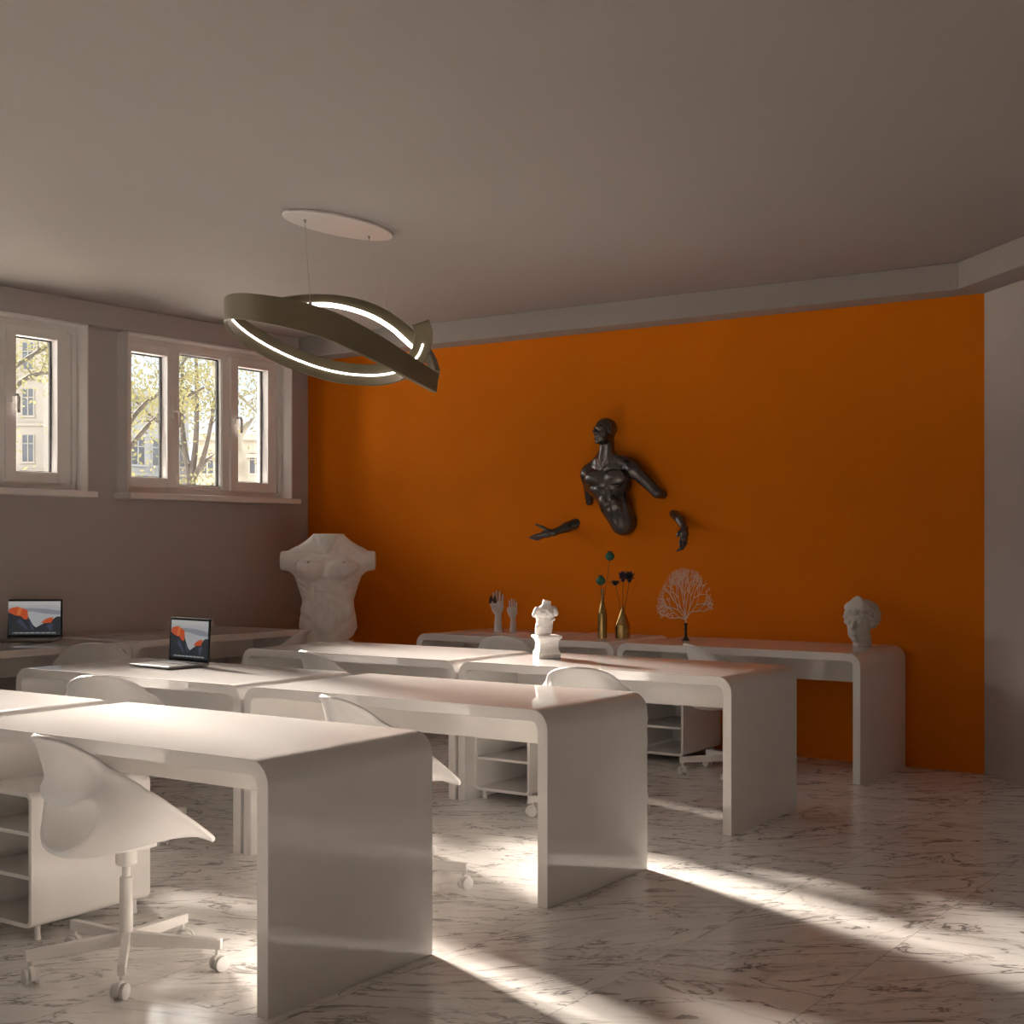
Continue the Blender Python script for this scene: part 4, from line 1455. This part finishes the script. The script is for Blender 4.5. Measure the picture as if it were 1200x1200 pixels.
limb('hand_sculpture', 'dark pewter forearm and drooping hand from the orange wall, right of the man', [
    ([(790, 602, -0.02), (797, 609, 0.06), (802, 619, 0.11)], (0.034, 0.032, 0.024), 0.01),
    ([(802, 619, 0.11), (802, 626, 0.135), (801, 631, 0.145)], (0.024, 0.028, 0.024), 0.012),
    ([(804.5, 631, 0.13), (804, 637, 0.14), (800, 643, 0.15), (796, 645.0, 0.165)], (0.010, 0.0095, 0.008, 0.006), 0.004),
    ([(802.0, 632, 0.145), (801, 638, 0.155), (797, 643.5, 0.165), (793.5, 645.5, 0.175)], (0.010, 0.0095, 0.008, 0.006), 0.004),
    ([(799.5, 632, 0.155), (798.5, 637, 0.165), (797, 641, 0.175)], (0.010, 0.009, 0.007), 0.004),
    ([(797.8, 631, 0.16), (797, 635, 0.17), (797, 638.5, 0.178)], (0.009, 0.0085, 0.007), 0.004),
    ([(798, 622, 0.14), (795, 625, 0.16), (793.5, 629, 0.17)], (0.012, 0.010, 0.007), 0.008),
], None, None)

# ------------------------------------------------------------------ pendant lamp
LC = Vector((-4.79, 5.37, 0))
lt = thing('pendant_lamp', 'olive bronze twisted ring pendant lamp with glowing strips below an oval ceiling plate', 'lamp', (LC.x, LC.y, ZC), YAW)
# local axes: x = camera right, y = away from the camera
m = MB()
el = []
ca = -YAW + math.radians(90)
for i in range(56):
    a = 2 * PI * i / 56
    u, v = 0.385 * math.cos(a), 0.165 * math.sin(a)
    el.append((u * math.cos(ca) - v * math.sin(ca), u * math.sin(ca) + v * math.cos(ca)))
m.prism(el, -0.016, 0)
m.build('canopy', M['gloss'], lt, smooth=40, bevel=0.004)


def ribbon(path, ups, hw, th):
    """band along path; ups = direction of the band's width; returns MB and the side directions"""
    mbx = MB()
    n = len(path)
    vs = []
    sides = []
    for i in range(n):
        t = (path[min(i + 1, n - 1)] - path[max(i - 1, 0)]).normalized()
        u = (ups[i] - t * ups[i].dot(t)).normalized()
        s = t.cross(u)
        sides.append((t, u, s))
        h = hw[i] if hasattr(hw, '__len__') else hw
        for a, b in ((-1, -1), (1, -1), (1, 1), (-1, 1)):
            vs.append(path[i] + u * h * a + s * th * b)
    fs = []
    for i in range(n - 1):
        o = 4 * i
        fs += [(o + k, o + (k + 1) % 4, o + 4 + (k + 1) % 4, o + 4 + k) for k in range(4)]
    return mbx, vs, fs, sides


def lp(px, py, d):
    """point given by its bearing in the photograph and its distance ahead, in the lamp's own frame"""
    r = (px - 600) / 1622.64 * d
    z = CAMZ - (py - 637.27) * d / 1622.64
    g = rf(r, d, z) - Vector((LC.x, LC.y, ZC))
    c, s = math.cos(-YAW), math.sin(-YAW)
    return Vector((g.x * c - g.y * s, g.x * s + g.y * c, g.z))


def band(name, pts, ups, hw, th, led, led_name='led_strip'):
    """a twisting band with its glowing strip; led = (first, last, offset across the width, half width, +1/-1 side)"""
    n = len(pts)
    bx, vs, fs, sides = ribbon(pts, ups, hw, th)
    bx.add(vs, fs + [(3, 2, 1, 0), tuple(4 * (n - 1) + k for k in range(4))])
    o = bx.build(name, M['bronze'], lt, smooth=40, bevel=0.003)
    i0, i1, off, w, sg = led
    m = MB()
    vs = []
    for i in range(i0, i1):
        t, u, s = sides[i]
        h = hw[i] if hasattr(hw, '__len__') else hw
        p = pts[i] + s * sg * (th + 0.0004) + u * h * off
        q_ = s * sg * 0.004
        vs += [p - u * w, p + u * w, p + u * w + q_, p - u * w + q_]
    k_ = i1 - i0 - 1
    m.add(vs, [f for i in range(k_) for f in [(4 * i + k, 4 * i + (k + 1) % 4, 4 * i + 4 + (k + 1) % 4, 4 * i + 4 + k) for k in range(4)]]
          + [(3, 2, 1, 0), tuple(4 * k_ + k for k in range(4))])
    m.build(led_name, M['led'], lt, smooth=40)
    return o


# one band: free end curling up on the right, round the far side, the left bend, then the near side down to the right end
ctl = [(493, 378, 7.06), (496, 389, 7.08), (495.5, 402, 7.12), (490.5, 416, 7.20), (479.5, 428, 7.32), (464, 436, 7.45), (442, 439.5, 7.57), (413, 438.5, 7.64), (386, 434, 7.60),
       (358, 425.5, 7.55), (330, 414, 7.47), (304, 400.5, 7.37), (283, 386.5, 7.25), (269, 373.5, 7.10), (265, 364.5, 6.97), (271, 359.5, 6.84),
       (286, 359, 6.73), (306, 361.5, 6.65), (332, 366, 6.60), (362, 373.5, 6.58), (390, 383, 6.60), (418, 396, 6.65), (446, 411, 6.73), (474, 427.5, 6.85), (497, 441, 6.98), (511, 449, 7.08)]
NP = 150
P3 = interp_path([tuple(lp(*c)) for c in ctl], NP)
path = [Vector(p) for p in P3]
ups = []
for i, p in enumerate(path):
    t = (path[min(i + 1, NP - 1)] - path[max(i - 1, 0)]).normalized()
    roll = Vector((t.z, 0, -t.x)).normalized()          # width turned with the curl
    k = min(1.0, max(0.0, (i - 34) / 14))
    ups.append(roll.lerp(Vector((0, 0, 1)), k))
hw = [0.046 + 0.012 * min(1, max(0, (i - 8) / 22)) + 0.010 * math.exp(-((i - 112) / 22) ** 2) - 0.008 * max(0, (i - 130) / 20) for i in range(NP)]
band('ring_band', path, ups, hw, 0.012, (5, 84, -0.05, 0.0048, -1))
# the rising inner band: from the right end back up over the near side to the left
ctl = [(512, 440, 7.16), (507, 426, 7.24), (497, 411, 7.31), (480, 395, 7.36), (460, 378.5, 7.33), (436, 365, 7.26), (408, 356, 7.14), (380, 352, 6.98), (352, 353, 6.82), (326, 357, 6.70)]
NA = 70
P3 = interp_path([tuple(lp(*c)) for c in ctl], NA)
apath = [Vector(p) for p in P3]
aups = [Vector((0.10, -0.30, 1)) for _ in apath]
ahw = [0.030 + 0.010 * math.sin(PI * min(1, i / 50)) for i in range(NA)]
band('arch_band', apath, aups, ahw, 0.014, (14, 64, -0.66, 0.011, -1))
# hanging cables with their grips
for a, tgt in ((lp(357, 259, 6.98), path[112] + Vector((0, 0, hw[112] + 0.001))), (lp(432, 280.5, 7.36), apath[26] + Vector((0, 0.01, 0.036)))):
    a.z = -0.0162
    m = MB()
    m.tube([a, tgt], 0.0012, 6)
    c = m.build('cable', M['chrome'], lt, smooth=40)
    g = MB()
    g.lathe([(0.008, 0.0), (0.009, -0.004), (0.007, -0.016), (0.003, -0.020)], 14, Matrix.Translation(a))
    g.build('cable_grip', M['chrome'], c, smooth=40)
    g = MB()
    g.lathe([(0.009, -0.002), (0.009, 0.010), (0.004, 0.018)], 14, Matrix.Translation(tgt))
    g.build('cable_grip', M['chrome'], c, smooth=40)

# ------------------------------------------------------------------ outside: ground, buildings, trees
mb = MB()
GZ = 0.55
mb.box((-260, -120, GZ - 0.5), (XO - 0.02, 260, GZ))
g = mb.build('ground', M['pave'], None, smooth=0)
struct(g, 'pale paved yard outside the windows')


def facade_building(label, r0, f0, turn, W, H, D, wm, cols, rows, z_first, dz, ww, wh, cornice=True):
    """front wall runs from (r0, f0) to the right by W, turned by turn about its left corner"""
    p = rf(r0, f0, GZ)
    t = thing('apartment_building', label, 'building', p, YAW + turn, 'buildings outside the windows')
    m = MB()
    m.box((0, 0, 0), (W, D, H))
    m.build('walls', wm, t, smooth=0)
    m = MB()
    m.box((-0.25, -0.35, H - 0.05), (W + 0.25, D, H + 0.35))
    m.box((-0.1, -0.2, H - 1.2), (W + 0.1, 0.05, H - 0.95))
    m.build('cornice', wm, t, smooth=0)
    gap = W / cols
    for r in range(rows):
        z = z_first + r * dz
        if z + wh > H - 0.3:
            break
        s = MB()
        s.box((0, -0.12, z - 0.75), (W, 0.02, z - 0.55))
        s.build('ledge', wm, t, smooth=0)
        for c in range(cols):
            x = gap * (c + 0.5) - ww / 2
            f = MB()
            frame_x = 0.09
            f.box((x - 0.12, -0.10, z - 0.14), (x + ww + 0.12, 0.02, z))
            f.box((x - 0.05, -0.06, z), (x + 0.05, 0.02, z + wh))
            f.box((x + ww - 0.05, -0.06, z), (x + ww + 0.05, 0.02, z + wh))
            f.box((x + ww / 2 - 0.04, -0.06, z), (x + ww / 2 + 0.04, 0.02, z + wh))
            f.box((x, -0.06, z + wh * 0.66), (x + ww, 0.02, z + wh * 0.66 + 0.07))
            fo = f.build('window_frame', wm, t, smooth=0)
            g_ = MB()
            g_.box((x, -0.02, z), (x + ww, 0.03, z + wh))
            g_.build('window_pane', M['winglass'], fo, smooth=0)
    return t


facade_building('pale grey apartment block seen through the left window', -44.5, 99, 0.0, 11.0, 19.5, 9, M['stucco_g'], 5, 5, 3.4, 3.3, 0.85, 1.9)
facade_building('bluish grey building seen through the left pane of the right window', -27.0, 92, 0.85, 6.6, 10.9, 5, M['stucco_b'], 4, 3, 3.0, 3.2, 1.1, 1.8)
facade_building('bright cream building seen through the right panes of the right window', -20.6, 90, 0.0, 9.5, 7.6, 8, M['stucco_w'], 6, 2, 2.4, 3.0, 0.9, 1.3)


def leaves(mbx, rnd, centers, n, size, spread):
    for i in range(n):
        c = rnd.choice(centers)
        p = c + Vector((rnd.gauss(0, spread), rnd.gauss(0, spread), rnd.gauss(0, spread * 0.8)))
        d = Vector((rnd.gauss(0, 1), rnd.gauss(0, 1), rnd.gauss(0, 1))).normalized()
        e = d.orthogonal().normalized()
        s = size * rnd.uniform(0.6, 1.3)
        mbx.add([p - d * s, p + e * s * 0.45, p + d * s, p - e * s * 0.45], [(0, 1, 2, 3)])


def tree(label, base, limbs, seed, nleaf, size, spread, bark, crown):
    rnd = random.Random(seed)
    t = thing('tree', label, 'tree', base, YAW, 'trees outside the windows')
    m = MB()
    tips = []
    for pts, r0, r1 in limbs:
        P3 = interp_path(pts, 14)
        m.tube([Vector(p) for p in P3], [r0 + (r1 - r0) * i / 13 for i in range(14)], 9)
        for i in range(6, 14):
            q_ = Vector(P3[i])
            tips.append(q_)
            if rnd.random() < 0.75:
                d = Vector((rnd.uniform(-1, 1), rnd.uniform(-0.7, 0.7), rnd.uniform(-0.1, 0.9))).normalized() * rnd.uniform(0.3, 0.8) * crown
                e = q_ + d * 0.5 + Vector((0, 0, 0.05))
                m.tube([q_, e, q_ + d], [max(0.006, r1 * 0.7), max(0.005, r1 * 0.5), 0.003], 6)
                tips += [e, q_ + d]
    m.build('branches', bark, t, smooth=60)
    l = MB()
    leaves(l, rnd, tips, nleaf, size, spread)
    l.build('foliage', M['leafy'], t, smooth=0, recalc=False)
    return t


# each limb in the tree's frame: x right, y away, z up from the yard
tree('young forked tree in the middle pane of the right window', rf(-5.58, 24, GZ), [
    ([(0, 0, 0), (0, 0, 1.2), (0.02, 0, 1.95)], 0.10, 0.085),
    ([(0.02, 0, 1.9), (-0.12, 0.1, 2.5), (-0.2, 0.2, 3.3), (-0.15, 0.2, 4.4)], 0.06, 0.02),
    ([(0.02, 0, 1.9), (0.10, 0.0, 2.6), (0.14, -0.1, 3.4), (0.12, -0.1, 4.6)], 0.06, 0.02),
    ([(0.03, 0, 1.9), (0.25, -0.1, 2.3), (0.42, -0.1, 3.1), (0.55, -0.2, 4.0)], 0.05, 0.02),
    ([(0.0, 0, 2.2), (-0.35, 0.2, 2.7), (-0.8, 0.3, 3.1), (-1.2, 0.3, 3.5)], 0.035, 0.015)], 3, 3000, 0.038, 0.27, M['bark'], 0.9)
tree('big leaning plane tree with pale trunk in the right window', rf(-3.36, 18, GZ), [
    ([(0.0, 0, -0.1), (-0.05, 0, 0.8), (-0.26, 0, 2.1), (-0.48, 0, 3.4), (-0.62, 0, 4.6)], 0.17, 0.085),
    ([(-0.42, 0, 3.05), (-0.62, 0.05, 3.35), (-0.95, 0.1, 3.55), (-1.2, 0.1, 3.9)], 0.05, 0.025),
    ([(-0.42, 0, 3.0), (-0.1, -0.1, 3.3), (0.15, -0.2, 3.2), (0.4, -0.2, 3.0)], 0.03, 0.012),
    ([(-0.4, 0, 2.9), (-0.2, 0.1, 2.75), (0.05, 0.2, 2.5)], 0.025, 0.010)], 5, 1100, 0.034, 0.25, M['palebark'], 0.8)
tree('leafy tree filling the left pane of the right window', rf(-4.75, 17, GZ), [
    ([(-0.2, 0, 0), (-0.2, 0, 1.2), (-0.12, 0, 2.4), (0, 0, 3.3)], 0.08, 0.03),
    ([(-0.18, 0, 1.6), (0.1, 0.1, 2.1), (0.5, 0.1, 2.5), (0.95, 0.1, 2.75)], 0.04, 0.015),
    ([(-0.15, 0, 2.0), (0.2, 0.0, 2.5), (0.55, -0.1, 2.75), (0.8, 0, 3.2)], 0.035, 0.012),
    ([(-0.12, 0, 2.2), (-0.4, 0.1, 2.6), (-0.6, 0.1, 3.1)], 0.03, 0.012)], 9, 1900, 0.034, 0.24, M['bark'], 0.6)
tree('leafy tree at the top of the left window', rf(-5.35, 15, GZ), [
    ([(-0.3, 0, 0), (-0.3, 0, 1.5), (-0.2, 0, 2.6), (0, 0, 3.2)], 0.08, 0.03),
    ([(-0.25, 0, 2.3), (0.1, 0.0, 2.62), (0.4, 0, 2.66), (0.75, 0, 2.5)], 0.035, 0.012),
    ([(-0.1, 0, 2.7), (0.25, 0.1, 2.95), (0.6, 0.1, 3.05)], 0.03, 0.012)], 12, 1100, 0.030, 0.18, M['bark'], 0.45)
bt_ = MB()
rnd = random.Random(31)
cs_ = [Vector((rnd.uniform(-1.2, 1.2), rnd.uniform(-0.6, 0.6), rnd.uniform(0.5, 2.6))) for _ in range(60)]
leaves(bt_, rnd, cs_, 900, 0.075, 0.22)
bush = thing('bush', 'yellow-green bush at the foot of the left pane of the right window', 'bush', rf(-10.4, 39, GZ), YAW)
bt_.build('foliage', M['leafy'], bush, smooth=0, recalc=False)
m = MB()
for i in range(7):
    a = i * 0.9
    m.tube([(0.1 * math.cos(a), 0.1 * math.sin(a), 0), (0.5 * math.cos(a), 0.3 * math.sin(a), 1.0), (1.0 * math.cos(a), 0.4 * math.sin(a), 2.2)], [0.03, 0.02, 0.008], 6)
m.build('stems', M['bark'], bush, smooth=60)
